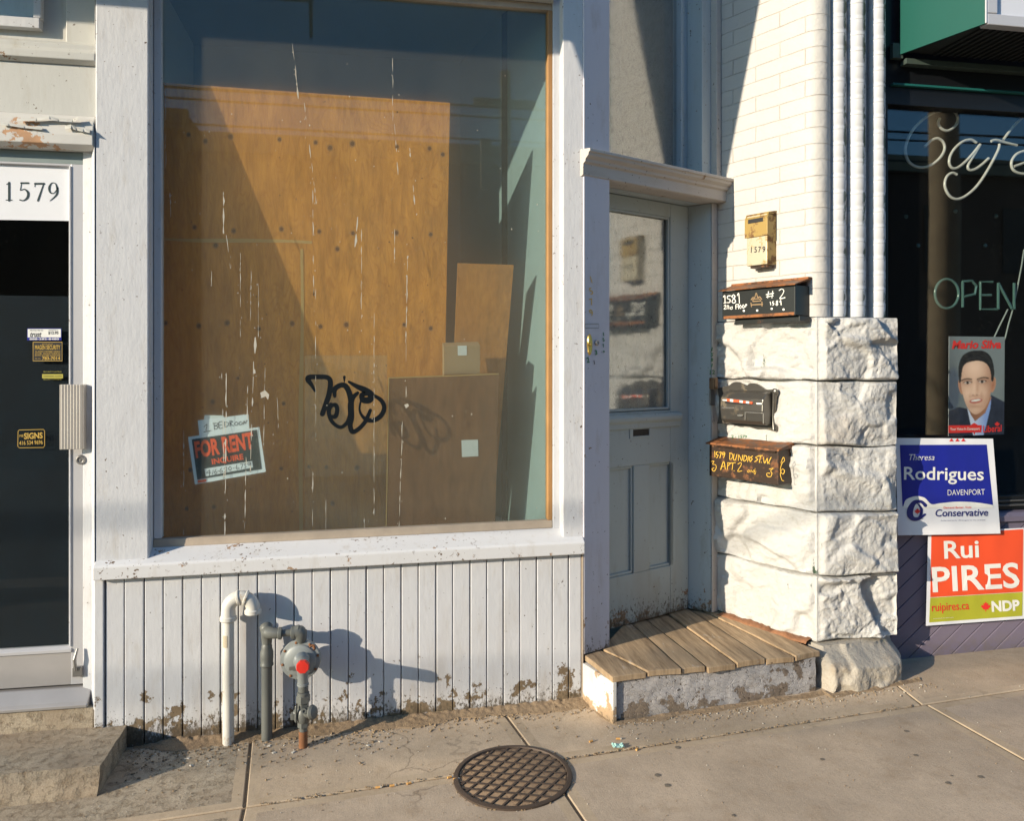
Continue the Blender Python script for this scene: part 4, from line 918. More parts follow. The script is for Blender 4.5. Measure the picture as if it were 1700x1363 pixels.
hw(c, [[(965, 465), (950, 580)], [(1040, 450), (1025, 580)], [(925, 520), (1055, 495)], [(930, 560), (1050, 540)], [(1155, 445), (1200, 420), (1235, 450), (1215, 510), (1165, 590), (1255, 572)], [(995, 650), (1005, 700)], [(1062, 640), (1040, 645), (1040, 668), (1062, 680), (1042, 708)], [(1118, 625), (1100, 650), (1130, 685), (1112, 712), (1098, 690), (1128, 645), (1118, 625)], [(1165, 650), (1180, 620), (1188, 700)]], pl, .0005, 1.3, zm_)
for x, y in ((1022, 770), (1230, 782), (530, 805), (765, 800)): poly(c, [(1185 + (x + a) / 10.625, 440 + (y + b_) / 10.625) for a, b_ in ell(0, 0, 20, 20, 10)], pl, .0007)
c.build('lettering', M_wlet, o, SPL, world=True)
c = MB(); hw(c, [[(660, 610), (690, 570), (720, 575), (748, 490), (775, 570), (810, 560), (845, 605)], [(690, 620), (700, 600), (800, 595), (825, 625)], [(660, 700), (860, 690)], [(655, 665), (665, 735)], [(850, 650), (850, 720)], [(690, 640), (830, 632)]], pl, .0007, 1.6, zm_)
c.build('emblem', plain('bronze_emblem', (.33, .22, .12), .5, .4), o, SPL, world=True)
# ornate cast one
dp = .115; wy = -.024
o, xa_, xb_, za, zb2 = mailbox('mailbox', (1195, 657), (1272, 706), dp, 'ornate black cast mailbox with scalloped back plate and red mail inside', wall=wy)
pb0 = PF(SPL, wy - .012); zo = lambda x, y: (1170 + x / 7.173, 620 + y / 7.173)
out = [(150, 175), (200, 165), (290, 140), (330, 110), (390, 100), (440, 120), (490, 150), (530, 120), (600, 120), (660, 150), (720, 190), (800, 190), (850, 200), (865, 240), (845, 280), (835, 400), (840, 560), (855, 640), (840, 690), (800, 680), (700, 655), (600, 655), (500, 630), (400, 630), (300, 595), (160, 600), (150, 590), (165, 500), (170, 300)]
m = MB().slab([pb0(*zo(*p)) for p in smooth_line(out, 3)], .012); m.build('back_plate', M_cast, o, SPL, .002, world=True)
qx0, qx1 = fs_(-dp, 1196, 680).x, fs_(-dp, 1267, 680).x; zt0 = fs_(-dp, 1230, 662).z; zbb = fs_(-dp, 1230, 704).z
prb = [(wy, zt0 + .045), (-dp * .75, zt0 + .03), (-dp, zt0), (-dp - .004, zt0 - .06), (-dp * .95, zbb + .02), (-dp * .8, zbb), (wy, zbb - .002)]
MB().profx(prb, qx0, qx1).build('box_body', M_cast, o, SPL, .006)
MB().box(qx0 + .035, qx0 + .205, -dp - .007, -dp + .01, zt0 - .028, zt0 - .014).build('letter_slot', M_black, o, SPL, .001)
c = MB(); pl = PF(SPL, -dp - .0078)
for i, mt in enumerate((0, 1, 0, 0, 1, 0, 1, 0)):
    poly(c, [zo(262 + i * 38, 300 + i * 5), zo(300 + i * 38, 303 + i * 5), zo(300 + i * 38, 336 + i * 4), zo(262 + i * 38, 330 + i * 4)], pl, .0006, mt)
poly(c, [zo(212, 310), zo(262, 312), zo(262, 328), zo(212, 324)], pl, .0006, 1); poly(c, [zo(610, 350), zo(680, 352), zo(678, 370), zo(620, 368)], pl, .0006, 1)
c.build('mail', [M_rent, M_wlet], o, SPL, world=True)
m = MB(); pl = PF(SPL, -dp - .004)
for pts in ([(205, 402), (345, 402), (345, 415), (205, 415)], [(475, 455), (700, 470), (700, 480), (475, 466)], [(475, 455), (484, 456), (484, 555), (475, 552)], [(690, 470), (700, 470), (700, 600), (690, 598)]): m.slab([pl(*zo(*p)) for p in pts], .003)
m.slab([pl(*zo(*p), .003) for p in ell(418, 500, 36, 14, 14)], .004); m.build('front_trim', plain('polished_steel', (.5, .48, .44), .25, .8), o, SPL, .0005, world=True)
m = MB(); pl = PF(SPL, wy - .016)
m.tube([pl(*zo(*p)) for p in [(832, 225), (822, 300), (815, 450), (815, 560), (825, 670)]], [.012, .008, .006, .007, .012], 10); m.disc(pl(*zo(835, 215)), NS, [(.016, -.006), (.016, .006), (.008, .012)], 14); m.build('scroll_bar', M_cast, o, SPL, smooth=True, world=True)
# brown one with yellow lettering
dp = .125; wy = -.006
o, xa_, xb_, za, zb2 = mailbox('mailbox', (1192, 737), (1292, 802), dp, 'rusty brown mailbox with yellow hand lettering, lowest on the wall', wall=wy)
zb2 = fs_(-dp, 1230, 741).z; za = fs_(-dp, 1230, 797).z; xa_ = fs_(-dp, 1177.5, 770).x
MB().box(xa_, xb_, -dp, wy, za, zb2).build('box_body', M_boxbrn, o, SPL, .003)
MB().profx([(-dp - .014, zb2 - .006), (-dp - .012, zb2 + .004), (wy - .01, zb2 + .030), (wy, zb2 + .030), (wy, zb2 + .004), (-dp, zb2 - .002)], xa_ - .014, xb_ + .012).build('box_lid', M_lidrust, o, SPL, .002)
MB().profx([(-dp - .011, zb2 - .014), (-dp - .012, zb2 - .006), (-dp + .006, zb2 - .002), (-dp + .006, zb2 - .02)], xa_ + .05, xb_ - .01).build('rim', M_boxbrn, o, SPL, .001)
c = MB(); pl = PF(SPL, -dp - .001); L2 = lambda pts: [zo(*p) for p in pts]
hw(c, [[(118, 925), (122, 1000)], [(160, 935), (140, 940), (138, 965), (160, 975), (142, 1005)], [(170, 945), (195, 938), (180, 1005)], [(235, 940), (210, 945), (215, 970), (240, 950), (225, 1005)],
       [(300, 950), (298, 1025), (330, 1000), (328, 960), (295, 948)], [(350, 960), (342, 1020), (365, 1030), (382, 965)], [(400, 1040), (405, 970), (440, 1040), (450, 975)], [(470, 980), (465, 1045), (500, 1020), (495, 985), (465, 978)], [(510, 1050), (525, 985), (540, 1050)], [(515, 1025), (540, 1022)], [(570, 985), (545, 1000), (565, 1020), (540, 1052)],
       [(640, 985), (605, 1000), (630, 1025), (590, 1055)], [(635, 985), (690, 978)], [(665, 985), (650, 1060)], [(672, 1058), (676, 1060)], [(700, 995), (712, 1070), (745, 1010), (750, 1075), (790, 1000)], [(768, 1072), (772, 1074)],
       [(190, 1145), (225, 1050), (245, 1140)], [(205, 1110), (245, 1105)], [(275, 1065), (268, 1145)], [(270, 1065), (305, 1070), (272, 1105)], [(305, 1070), (365, 1062)], [(335, 1068), (325, 1150)], [(345, 1158), (350, 1160)], [(395, 1080), (430, 1062), (432, 1095), (392, 1165), (445, 1160)]], pl, .0004, 1.15, L2)
hw(c, [[(525, 1150), (508, 1165), (520, 1180), (535, 1160), (525, 1150)], [(545, 1175), (552, 1150), (565, 1180)], [(585, 1150), (570, 1170), (588, 1178), (588, 1150)], [(600, 1130), (592, 1178)], [(585, 1185), (600, 1200), (610, 1160)]], pl, .0004, .7, L2)
hw(c, [[(75, 1050), (110, 1045), (95, 1080), (130, 1090), (135, 1130), (110, 1165), (85, 1140), (110, 1125)], [(765, 1140), (815, 1130), (785, 1160), (800, 1190), (785, 1230), (745, 1225), (740, 1190), (775, 1190)]], pl, .0004, 1.0, L2)
hw(c, [[(905, 1070), (935, 1000), (950, 1040), (920, 1070), (900, 1150), (930, 1200), (950, 1160), (920, 1140), (900, 1200), (920, 1270), (945, 1280)]], pl, .0006, .9, L2)
c.build('lettering', M_yel, o, SPL, world=True)

# ================================================================ WOODEN STOOP
DZ = .256; PD0 = PZ(DZ)
ST = empty('wooden_stoop', (1.62, -.1, .04), 'weathered wooden stoop with plank top and peeling white front', 'stoop')
fr = [(1016, 1122), (1076, 1114), (1130, 1107), (1173, 1104), (1222, 1098), (1272, 1092), (1320, 1087), (1358, 1077)]
bk = [(1002, 1049), (1020, 1042), (1047, 1035), (1074, 1029), (1110, 1020), (1143, 1011), (1166, 1013), (1192, 1014)]
m = MB(); random.seed(4)
F3 = [PD0(*p) for p in fr]; B3 = [PD0(*p) for p in bk]
B3[0] = Vector((1.02, .03, DZ)); B3[1] = Vector((1.13, .06, DZ))
for i in range(2, 6): B3[i] = B3[i] + (B3[i] - F3[i]).normalized() * .04
for i in range(7):
    a, b, c_, d = F3[i], F3[i + 1], B3[i + 1], B3[i]; g = .005
    ab = (b - a).normalized() * g; dc = (c_ - d).normalized() * g
    fw1 = (a - d).normalized() * random.uniform(-.014, .026); fw2 = (b - c_).normalized() * random.uniform(-.008, .018)
    dz = random.uniform(-.008, .004)
    n = 10; top = []
    for k in range(n + 1):
        t = k / n; L = (d + dc).lerp(a + ab + fw1, t); Rr = (c_ - dc).lerp(b - ab + fw2, t); sag = -.006 * t * t + dz + random.uniform(-.0008, .0008)
        for q in range(5):
            p = L.lerp(Rr, q / 4); top.append(p + Vector((0, 0, sag + (.0025 * (1 - (q / 2 - 1) ** 2)))))
    bot = [p - Vector((0, 0, .027)) for p in top]; N5 = len(top)
    fs = [(k * 5 + q, k * 5 + q + 1, (k + 1) * 5 + q + 1, (k + 1) * 5 + q) for k in range(n) for q in range(4)]
    fs2 = [tuple(N5 + x for x in f[::-1]) for f in fs]
    sd = [(k * 5, (k + 1) * 5, N5 + (k + 1) * 5, N5 + k * 5) for k in range(n)] + [(k * 5 + 4, N5 + k * 5 + 4, N5 + (k + 1) * 5 + 4, (k + 1) * 5 + 4) for k in range(n)]
    en = [(n * 5 + q, n * 5 + q + 1, N5 + n * 5 + q + 1, N5 + n * 5 + q) for q in range(4)] + [(q + 1, q, N5 + q, N5 + q + 1) for q in range(4)]
    m.add(top + bot, fs + fs2 + sd + en)
m.build('plank_top', M_deck, ST, bevel=.003)
a = Vector((1.092, -.243, 0)); b = Vector((2.150, -.150, 0)); dirf = (b - a).normalized(); nf = Vector((dirf.y, -dirf.x, 0))
m = MB()
def fb(u, v):
    p = a.lerp(b, u); z = -.05 + (.226 + .05) * v
    q = Vector((u * 9, v * 3.0, 3.0))
    return p + Vector((0, 0, z)) + nf * (.004 * noise.noise(q * 2) + .003 * noise.noise(q * 6))
m.grid(fb, 90, 24); k = len(m.v); bb = [p - nf * .03 for p in (a, b)]
m.add([bb[0] + Vector((0, 0, -.05)), bb[1] + Vector((0, 0, -.05)), bb[1] + Vector((0, 0, .225)), bb[0] + Vector((0, 0, .225))], [(0, 1, 2, 3)])
m.build('front_board', M_stoopf, ST, Matrix.Translation((0, 0, 0)), smooth=True)
m = MB().prism([(1.014, -.012), (1.086, -.262), (1.106, -.258), (1.04, .0)], -.05, .222); m.build('side_board', M_stoops, ST, bevel=.003)
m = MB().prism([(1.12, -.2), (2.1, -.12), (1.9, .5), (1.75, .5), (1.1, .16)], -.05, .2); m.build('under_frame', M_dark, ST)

# ================================================================ CONCRETE STEP (left)
def cst(u, v, w=0): pass
CS = MB(); zt = .083
def rough_box(mb, x0, x1, y0, y1, z0, z1, amp, seed, nx, ny, nz_):
    def wob(p):
        p = (p[0], p[1] + (.035 * (p[2] - z1) / .118 if p[1] < y0 + .001 else .035 * (p[2] - z1) / .118 * (y1 - p[1]) / (y1 - y0)), p[2])
        return Vector(p) + amp * Vector((noise.noise(Vector(p) * 9 + Vector((seed, 0, 0))), noise.noise(Vector(p) * 9 + Vector((0, seed, 0))), .6 * noise.noise(Vector(p) * 9 + Vector((0, 0, seed))))) + amp * .5 * Vector((noise.noise(Vector(p) * 31), noise.noise(Vector(p) * 31 + Vector((5, 5, 5))), .5 * noise.noise(Vector(p) * 33)))
    L = lambda a, b, t: a + (b - a) * t
    mb.grid(lambda u, v: wob((L(x0, x1, u), L(y0, y1, v), z1)), nx, ny); mb.grid(lambda u, v: wob((L(x0, x1, u), y0, L(z0, z1, v))), nx, nz_)
    mb.grid(lambda u, v: wob((x1, L(y0, y1, u), L(z0, z1, v))), ny, nz_); mb.grid(lambda u, v: wob((x0, L(y0, y1, u), L(z0, z1, v))), ny, nz_)
rough_box(CS, -2.6, -1.03, -.352, .02, -.12, .0835, .0045, 3.0, 110, 34, 16)
o = CS.build('concrete_step', M_step, base=True, smooth=60)
# weld its shared edges so that they round over
b_ = bmesh.new(); b_.from_mesh(o.data); bmesh.ops.remove_doubles(b_, verts=b_.verts, dist=.0005); bmesh.ops.recalc_face_normals(b_, faces=b_.faces); b_.to_mesh(o.data); b_.free()
for p in o.data.polygons: p.use_smooth = True
o.modifiers.clear(); es = o.modifiers.new('edges', 'EDGE_SPLIT'); es.split_angle = R(38)
tag(o, 'rough worn concrete step below the aluminium door', 'step')

# ================================================================ PIPES AND GAS REGULATOR
YP = -.13; PP = PY(YP)
YP = -.058; PP = PY(YP); q0 = PP(379, 1240)
VP = empty('vent_pipe', (q0.x, YP, gz(q0.x, YP)), 'white vent pipe with a down-turned elbow against the boarded panel', 'pipe')
X0 = PP(379, 1100).x; zt_ = PP(400, 992).z; X1 = PP(420, 1000).x; r = .0245; rad = (X1 - X0) / 2
m = MB().tube([(X0, YP, -.05), (X0, YP, zt_ - rad + .01)], r, 24); m.build('pipe', M_pipew, VP, smooth=True)
arc = [(X0 + rad - rad * math.cos(t), YP, zt_ - rad + .002 + rad * math.sin(t) * .95) for t in [math.pi * k / 16 for k in range(17)]]
pa = [(X0, YP, zt_ - rad - .045)] + arc + [(X1, YP, zt_ - rad - .012)]
m = MB().tube(pa, [r * 1.32] + [r * 1.22] * 17 + [r * 1.25], 24)
for k in (0, len(pa) - 1):
    d = -1; p = Vector(pa[k]); m.disc(p + Vector((0, 0, -.012 if k else -.004)), (0, 0, 1), [(r * 1.3, 0), (r * 1.46, .004), (r * 1.46, .018), (r * 1.3, .022)], 24)
for k in (7, 10): t = (Vector(arc[k + 1]) - Vector(arc[k - 1])).normalized(); m.disc(Vector(arc[k]) - t * .006, t, [(r * 1.2, 0), (r * 1.42, .003), (r * 1.42, .010), (r * 1.2, .013)], 24)
m.build('return_bend', M_pipew, VP, smooth=True)
c2_ = PY(YP - r - .001); c = MB(); c.grid(lambda u, v: Vector((X0 + (r + .0008) * math.sin(-.9 + .9 * u), YP - (r + .0008) * math.cos(-.9 + .9 * u), PP(379, 1073).z + (PP(379, 1053).z - PP(379, 1073).z) * v)), 8, 1); c.build('sticker', plain('faded_label', (.42, .36, .26), .7), VP, smooth=True)
Yg = -.055; PGs = PY(Yg); p = PGs(443, 1240)
RG = empty('gas_regulator', (p.x + .06, Yg, gz(p.x, Yg)), 'grey gas regulator with round diaphragm and red plastic cap', 'regulator')
X2 = PGs(443, 1150).x; z_el = PGs(443, 1048).z; r2 = .0235
m = MB().tube([(X2, Yg, -.05), (X2, Yg, PGs(443, 1100).z)], r2, 22); zb1 = PGs(443, 1107).z; zb2_ = PGs(443, 1072).z
m.disc((X2, Yg, zb1), (0, 0, 1), [(r2, 0), (r2 * 1.22, .006), (r2 * 1.22, .014), (r2 * 1.12, .018), (r2 * 1.2, .04), (r2 * 1.2, .066), (r2 * .95, .084), (r2 * 1.0, .092), (r2 * .8, .1), (r2 * .74, .13)], 24)
m.build('riser_pipe', M_pipeg, RG, smooth=True)
# elbows: up, towards the street, then right, then down into the regulator
X3 = PGs(496, 1050).x; fo = .035
m = MB(); ze = z_el
m.tube([(X2, Yg, ze - .055), (X2, Yg, ze - .02), (X2 + .002, Yg - .012, ze), (X2 + .012, Yg - .032, ze + .004), (X2 + .035, Yg - .042, ze + .002), (X2 + .06, Yg - .042, ze)], [r2 * .92, r2 * 1.05, r2 * 1.15, r2 * 1.12, r2 * .98, r2 * .95], 20)
m.disc((X2 - .004, Yg + .012, ze + .012), (-.2, .6, .5), [(r2 * .9, -.03), (r2 * 1.15, -.012), (r2 * 1.2, .004), (r2 * 1.0, .012)], 20)
m.disc((X2 + .052, Yg - .042, ze), (1, 0, 0), [(r2 * .95, 0), (r2 * 1.12, .003), (r2 * 1.12, .014), (r2 * .95, .017)], 20)
m.build('elbow', M_pipeg, RG, smooth=True)
MB().tube([(X2 + .06, Yg - .042, ze), (X3 - .02, Yg - .042, ze)], r2 * .66, 18).build('nipple', M_pipeg, RG, smooth=True)
m = MB(); m.disc((X3 - .03, Yg - .042, ze), (1, 0, 0), [(r2 * .9, 0), (r2 * 1.2, .003), (r2 * 1.2, .016), (r2 * .95, .02)], 20)
m.tube([(X3 - .02, Yg - .042, ze), (X3 + .0, Yg - .042, ze + .004), (X3 + .012, Yg - .042, ze - .004), (X3 + .014, Yg - .042, ze - .03), (X3 + .012, Yg - .02, ze - .05)], [r2 * 1.1, r2 * 1.25, r2 * 1.25, r2 * 1.0, r2 * .9], 20)
m.disc((X3 + .006, Yg - .042, ze), (0, 0, 1), [(r2 * .9, -.01), (r2 * 1.2, .0), (r2 * 1.1, .016), (r2 * .7, .025)], 18)
m.build('elbow', M_pipeg, RG, smooth=True)
p3 = GR(503, 1241); Yr = p3.y; Yd = Yr + .065; PDD = PY(Yd)
cc = PDD(499, 1095); nrm = Vector((-.10, -1, .03)); rd = .087
m = MB().disc(cc, nrm, [(.03, -.05), (.058, -.042), (.07, -.016), (rd, -.012), (rd, .006), (rd - .002, .009), (.070, .011), (.066, .019), (.052, .026), (.018, .030)], 44)
nn = nrm.normalized(); u_ = nn.orthogonal().normalized(); w_ = nn.cross(u_)
m.build('diaphragm_case', M_reg, RG, smooth=30)
for k in range(8):
    t = 2 * math.pi * (k + .3) / 8; bp_ = cc + (u_ * math.cos(t) + w_ * math.sin(t)) * (rd - .009)
    MB().disc(bp_ + nn * .008, nn, [(.006, 0), (.006, .005), (.0035, .0065)], 6).build('bolt', M_rustend, RG)
bp_ = cc + u_ * .0 + Vector((.052, 0, .052)); MB().disc(bp_ + nn * .004, nn, [(.014, 0), (.015, .010), (.010, .014), (.009, .010)], 12).build('vent_nub', M_rustend, RG)
MB().box(cc.x - .045, cc.x - .012, cc.y - .0345, cc.y - .0325, cc.z - .034, cc.z - .018).build('label_plate', M_steel, RG)
# front boss, cap, down pipe, union nuts, valve
pr_ = PY(Yr)
bc = pr_(501, 1096); m = MB().tube([cc + nn * .02 + Vector((.004, 0, .0)), Vector((bc.x, Yr + .005, bc.z)), Vector((bc.x + .002, Yr - .008, bc.z - .02)), Vector((bc.x + .004, Yr, bc.z - .05)), Vector((bc.x + .005, Yr, pr_(503, 1139).z))], [.032, .033, .030, .0235, .0225], 22)
m.disc((bc.x + .005, Yr, pr_(503, 1139).z), (0, 0, 1), [(.02, 0), (.0255, .003), (.0255, .010), (.022, .013)], 22); m.build('valve_body', M_reg, RG, smooth=35)
rc = PY(Yr - .09)(503, 1107); MB().tube([(bc.x, Yr, bc.z - .012), (rc.x, Yr - .085, rc.z)], [.031, .028], 20).build('cap_barrel', M_reg, RG, smooth=35)
m = MB().disc((rc.x, Yr - .082, rc.z), (-.02, -1, .1), [(.0255, 0), (.028, .004), (.028, .022), (.025, .027), (.004, .028)], 8); m.build('red_cap', M_red, RG, smooth=30)
Xp = bc.x + .006
m = MB().tube([(Xp, Yr, .0), (Xp, Yr, pr_(503, 1135).z)], .0165, 18); m.build('inlet_pipe', M_pipeg, RG, smooth=True)
def nut(y0, y1, r, seg=6): z0, z1 = pr_(503, y1).z, pr_(503, y0).z; return [(r * .86, 0), (r, .003), (r, z1 - z0 - .003), (r * .86, z1 - z0)], z0, seg
m = MB()
for y0, y1, rr, sg in ((1139, 1149, .022, 20), (1149, 1156, .026, 20), (1154, 1167, .030, 6), (1166, 1176, .024, 6), (1198, 1208, .024, 6)):
    pf_, z0, sg = nut(y0, y1, rr, sg); m.disc((Xp, Yr, z0), (0, 0, 1), pf_, sg)
m.build('union_nut', M_pipeg, RG, smooth=25)
zc2 = pr_(503, 1185).z
m = MB().disc((Xp, Yr, zc2 - .04), (0, 0, 1), [(.02, 0), (.028, .012), (.031, .035), (.027, .058), (.02, .066)], 18)
m.tube([(Xp - .035, Yr + .01, zc2 - .004), (Xp + .04, Yr - .02, zc2 + .012)], [.020, .024], 16); m.disc((Xp + .035, Yr - .02, zc2 + .01), (.85, -.5, .2), [(.03, 0), (.032, .006), (.026, .016), (.012, .02)], 14)
m.disc((Xp + .006, Yr - .03, zc2 + .022), (0, -1, .2), [(.012, -.01), (.012, .006), (.006, .006), (.005, .001)], 12)
m.build('gas_cock', M_pipeg, RG, smooth=35)
m = MB().box(Xp - .052, Xp - .034, Yr - .012, Yr + .012, zc2 - .022, zc2 + .006).hexa([(Xp - .036, Yr - .026, zc2 - .02), (Xp - .028, Yr - .030, zc2 - .03), (Xp - .024, Yr - .02, zc2 - .03), (Xp - .032, Yr - .016, zc2 - .02), (Xp - .034, Yr - .026, zc2 + .045), (Xp - .026, Yr - .03, zc2 + .045), (Xp - .022, Yr - .02, zc2 + .045), (Xp - .03, Yr - .016, zc2 + .045)])
m.build('key_lever', M_pipeg, RG, bevel=.003)
MB().tube([(Xp, Yr, .0), (Xp, Yr, pr_(503, 1214).z)], .0185, 16).build('pipe_foot', M_rustend, RG, smooth=True)

# ================================================================ CAFE
YC = .10; PC = PY(YC)
CF = empty('cafe_front', (3.6, YC, .07), 'dark cafe shopfront with purple boarded base and big window', 'building')
zwt, zwb = PY(.16)(1590, 184).z, PY(.16)(1660, 822).z
K = lambda n, mb, mat, b=.002, sm=False, lab=None, par=None: P(n, mb, mat, None, b, sm, parent=par or CF, label=lab)
XL = 2.62
ztp = PC(1600, 868).z
# diagonal boarding: each board a strip at 45 degrees clipped to the panel
def clip(poly_, x0, x1, z0, z1):
    for ax, lim, sg in ((0, x0, 1), (0, x1, -1), (1, z0, 1), (1, z1, -1)):
        out = []
        for i in range(len(poly_)):
            a, b = poly_[i], poly_[(i + 1) % len(poly_)]; da, db = (a[ax] - lim) * sg, (b[ax] - lim) * sg
            if da >= 0: out.append(a)
            if da * db < 0: t = da / (da - db); out.append((a[0] + (b[0] - a[0]) * t, a[1] + (b[1] - a[1]) * t))
        poly_ = out
        if not poly_: return []
    return poly_
m = MB().box(XL, 5.2, YC + .012, YC + .05, -.1, ztp)
w = .128; sl_ = .82
for k in range(-14, 40):
    x0 = XL + k * w; dx = 1.4 / sl_
    pg = clip([(x0 + .003, -.1), (x0 + w - .003, -.1), (x0 + w - .003 + dx, 1.3), (x0 + .003 + dx, 1.3)], XL, 5.2, -.1, ztp - .001)
    if len(pg) >= 3: m.slab([(p[0], YC, p[1]) for p in pg], .0125)
K('diagonal_boarding', m, M_slat, .003)
m = MB().profx([(YC - .02, ztp), (YC - .02, ztp + .03), (YC + .0, ztp + .045), (YC + .07, ztp + .055), (YC + .07, ztp)], XL, 5.2); K('window_ledge', m, M_slat)
m = MB().box(XL, 5.2, YC + .03, YC + .09, ztp + .056, zwb).box(XL, 2.735, YC + .02, YC + .09, zwb, zwt).box(XL, 5.2, YC + .02, YC + .09, zwt, 3.62)
CWF = K('window_frame', m, plain('black_frame', (.006, .007, .009), .35))
m = MB().box(2.9, 5.2, YC + .02, YC + .029, zwb - .03, zwb - .022).box(2.9, 5.2, YC + .015, YC + .029, zwb - .055, zwb - .045); K('steel_strip', m, plain('grey_strip', (.10, .10, .10), .35, .3), .001)
zl_ = PC(1590, 146).z; K('teal_trim', MB().box(2.75, 5.2, YC - .004, YC + .021, zl_ - .006, zl_ + .006), M_teal)
K('window_pane', MB().box(2.735, 5.2, YC + .06, YC + .068, zwb, zwt), M_glassc, 0, par=CWF)
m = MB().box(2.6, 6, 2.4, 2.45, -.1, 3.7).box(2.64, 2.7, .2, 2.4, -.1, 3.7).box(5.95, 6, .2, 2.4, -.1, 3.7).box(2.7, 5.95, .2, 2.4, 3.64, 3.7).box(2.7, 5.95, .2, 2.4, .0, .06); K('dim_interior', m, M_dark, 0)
K('upper_wall', MB().box(2.60, 6, YC + .02, .3, 3.621, 7.4), M_far, 0)
# projecting box sign
zs = PC(1490, 92).z; A_ = Vector((PC(1490, 92).x, YC - .02, zs)); Bp = PZ(zs)(1635, 38)
SG = empty('box_sign', Vector((3.6, -.1, zs)), 'projecting shop sign with green side and white face over cafe', 'sign')
zS = zs + 1.0
m = MB().slab([(A_.x, A_.y, zs), (Bp.x, Bp.y, zs), (Bp.x, Bp.y, zS), (A_.x, A_.y, zS)], .012); m.build('side_panel', M_signg, SG)
m = MB().box(Bp.x + .014, 5.2, Bp.y - .002, Bp.y + .05, zs - .004, zs + .05).box(Bp.x + .014, Bp.x + .07, Bp.y - .002, Bp.y + .05, zs + .052, zS).box(Bp.x + .002, Bp.x + .0135, Bp.y - .004, Bp.y + .04, zs, zS); m.build('sign_frame', M_alu, SG, bevel=.004)
MB().box(Bp.x + .072, 5.2, Bp.y + .016, Bp.y + .03, zs + .052, zS).build('sign_face', M_signf, SG)
m = MB().add([(A_.x + .02, A_.y, zs + .012), (5.2, A_.y, zs + .012), (5.2, Bp.y + .05, zs + .012), (Bp.x + .03, Bp.y + .05, zs + .012)], [(0, 1, 2, 3)])
for k in range(60):
    x = Bp.x + .04 + k * .04; m.box(x, x + .012, Bp.y + .06, A_.y - .01, zs + .002, zs + .012)
m.build('ribbed_soffit', plain('dark_soffit', (.02, .022, .022), .5), SG)
m = MB().box(A_.x + .03, 5.2, YC - .03, YC + .019, zs - .05, zs - .02).box(A_.x - .04, A_.x + .02, YC - .02, YC + .01, zs - .02, zs + .06); m.build('bracket_rail', plain('green_grey_trim', (.05, .07, .06), .5), SG, bevel=.002)
# neon signs hanging inside the window
YN = YC + .13; PN = PY(YN)
def tubes(mb, lines, r, sc, ox, oy, n=6):
    for L in lines: mb.tube([PN(ox + x / sc, oy + y / sc) for x, y in smooth_line(L, n)], r, 10)
NC = MB()
tubes(NC, [[(985, 740), (975, 775), (1000, 810), (1040, 818), (1085, 785), (1098, 740), (1075, 700), (1020, 690), (950, 705), (880, 748), (815, 815), (778, 890), (768, 950), (787, 1010), (830, 1043), (885, 1050), (940, 1030), (990, 985), (1015, 935), (1005, 890), (970, 868), (930, 882), (890, 920)],
           [(1215, 895), (1180, 876), (1130, 888), (1080, 930), (1050, 980), (1045, 1028), (1065, 1055), (1100, 1050), (1150, 1010), (1200, 955), (1240, 905), (1195, 980), (1162, 1040), (1172, 1066), (1205, 1062), (1250, 1032), (1292, 993)],
           [(1308, 885), (1340, 878), (1400, 895), (1470, 912)], [(1505, 735), (1445, 795), (1385, 875)], [(1360, 903), (1350, 945), (1290, 1060), (1220, 1165), (1150, 1228), (1090, 1250), (1042, 1225), (1016, 1165), (1028, 1110), (1062, 1085), (1092, 1096)],
           [(1450, 1045), (1540, 1010), (1570, 970), (1535, 945), (1470, 965), (1437, 1010), (1440, 1055), (1470, 1082), (1530, 1088), (1600, 1040)]], .0078, 3.785, 1300, 0)
o = NC.build('neon_sign', M_neon, base=True, smooth=True); tag(o, 'unlit white neon script sign reading Cafe in the window', 'neon sign')
cordm = plain('grey_cord', (.22, .25, .24), .5)
NO = MB()
tubes(NO, [[(272 + 58 * math.cos(t), 1148 + 72 * math.sin(t)) for t in [k * math.pi / 8 - 1.2 for k in range(17)]]], .0075, 2.963, 1480, 100, 3)
for L in ([(350, 1215), (350, 1088)], [(350, 1088), (395, 1084), (418, 1110), (410, 1150), (356, 1163)], [(497, 1090), (437, 1090), (437, 1225), (520, 1225)], [(437, 1155), (490, 1155)], [(525, 1225), (525, 1095)], [(525, 1095), (592, 1222)], [(603, 1225), (603, 1095)]):
    NO.tube([PN(1480 + x / 2.963, 100 + y / 2.963) for x, y in L], .0075, 8)
ON = empty('neon_sign', PN(1620, 520), 'unlit clear glass neon sign spelling OPEN', 'neon sign')
NO.build('glass_tubing', M_neond, ON, smooth=True)
for L in ([(652, 930), (640, 1010), (615, 1140), (597, 1225), (575, 1300), (560, 1363), (545, 1400)], [(572, 1225), (530, 1310), (505, 1363)]): MB().tube([PN(1480 + x / 2.963, 100 + y / 2.963, -.008) for x, y in L], .004, 6).build('cord', cordm, ON)

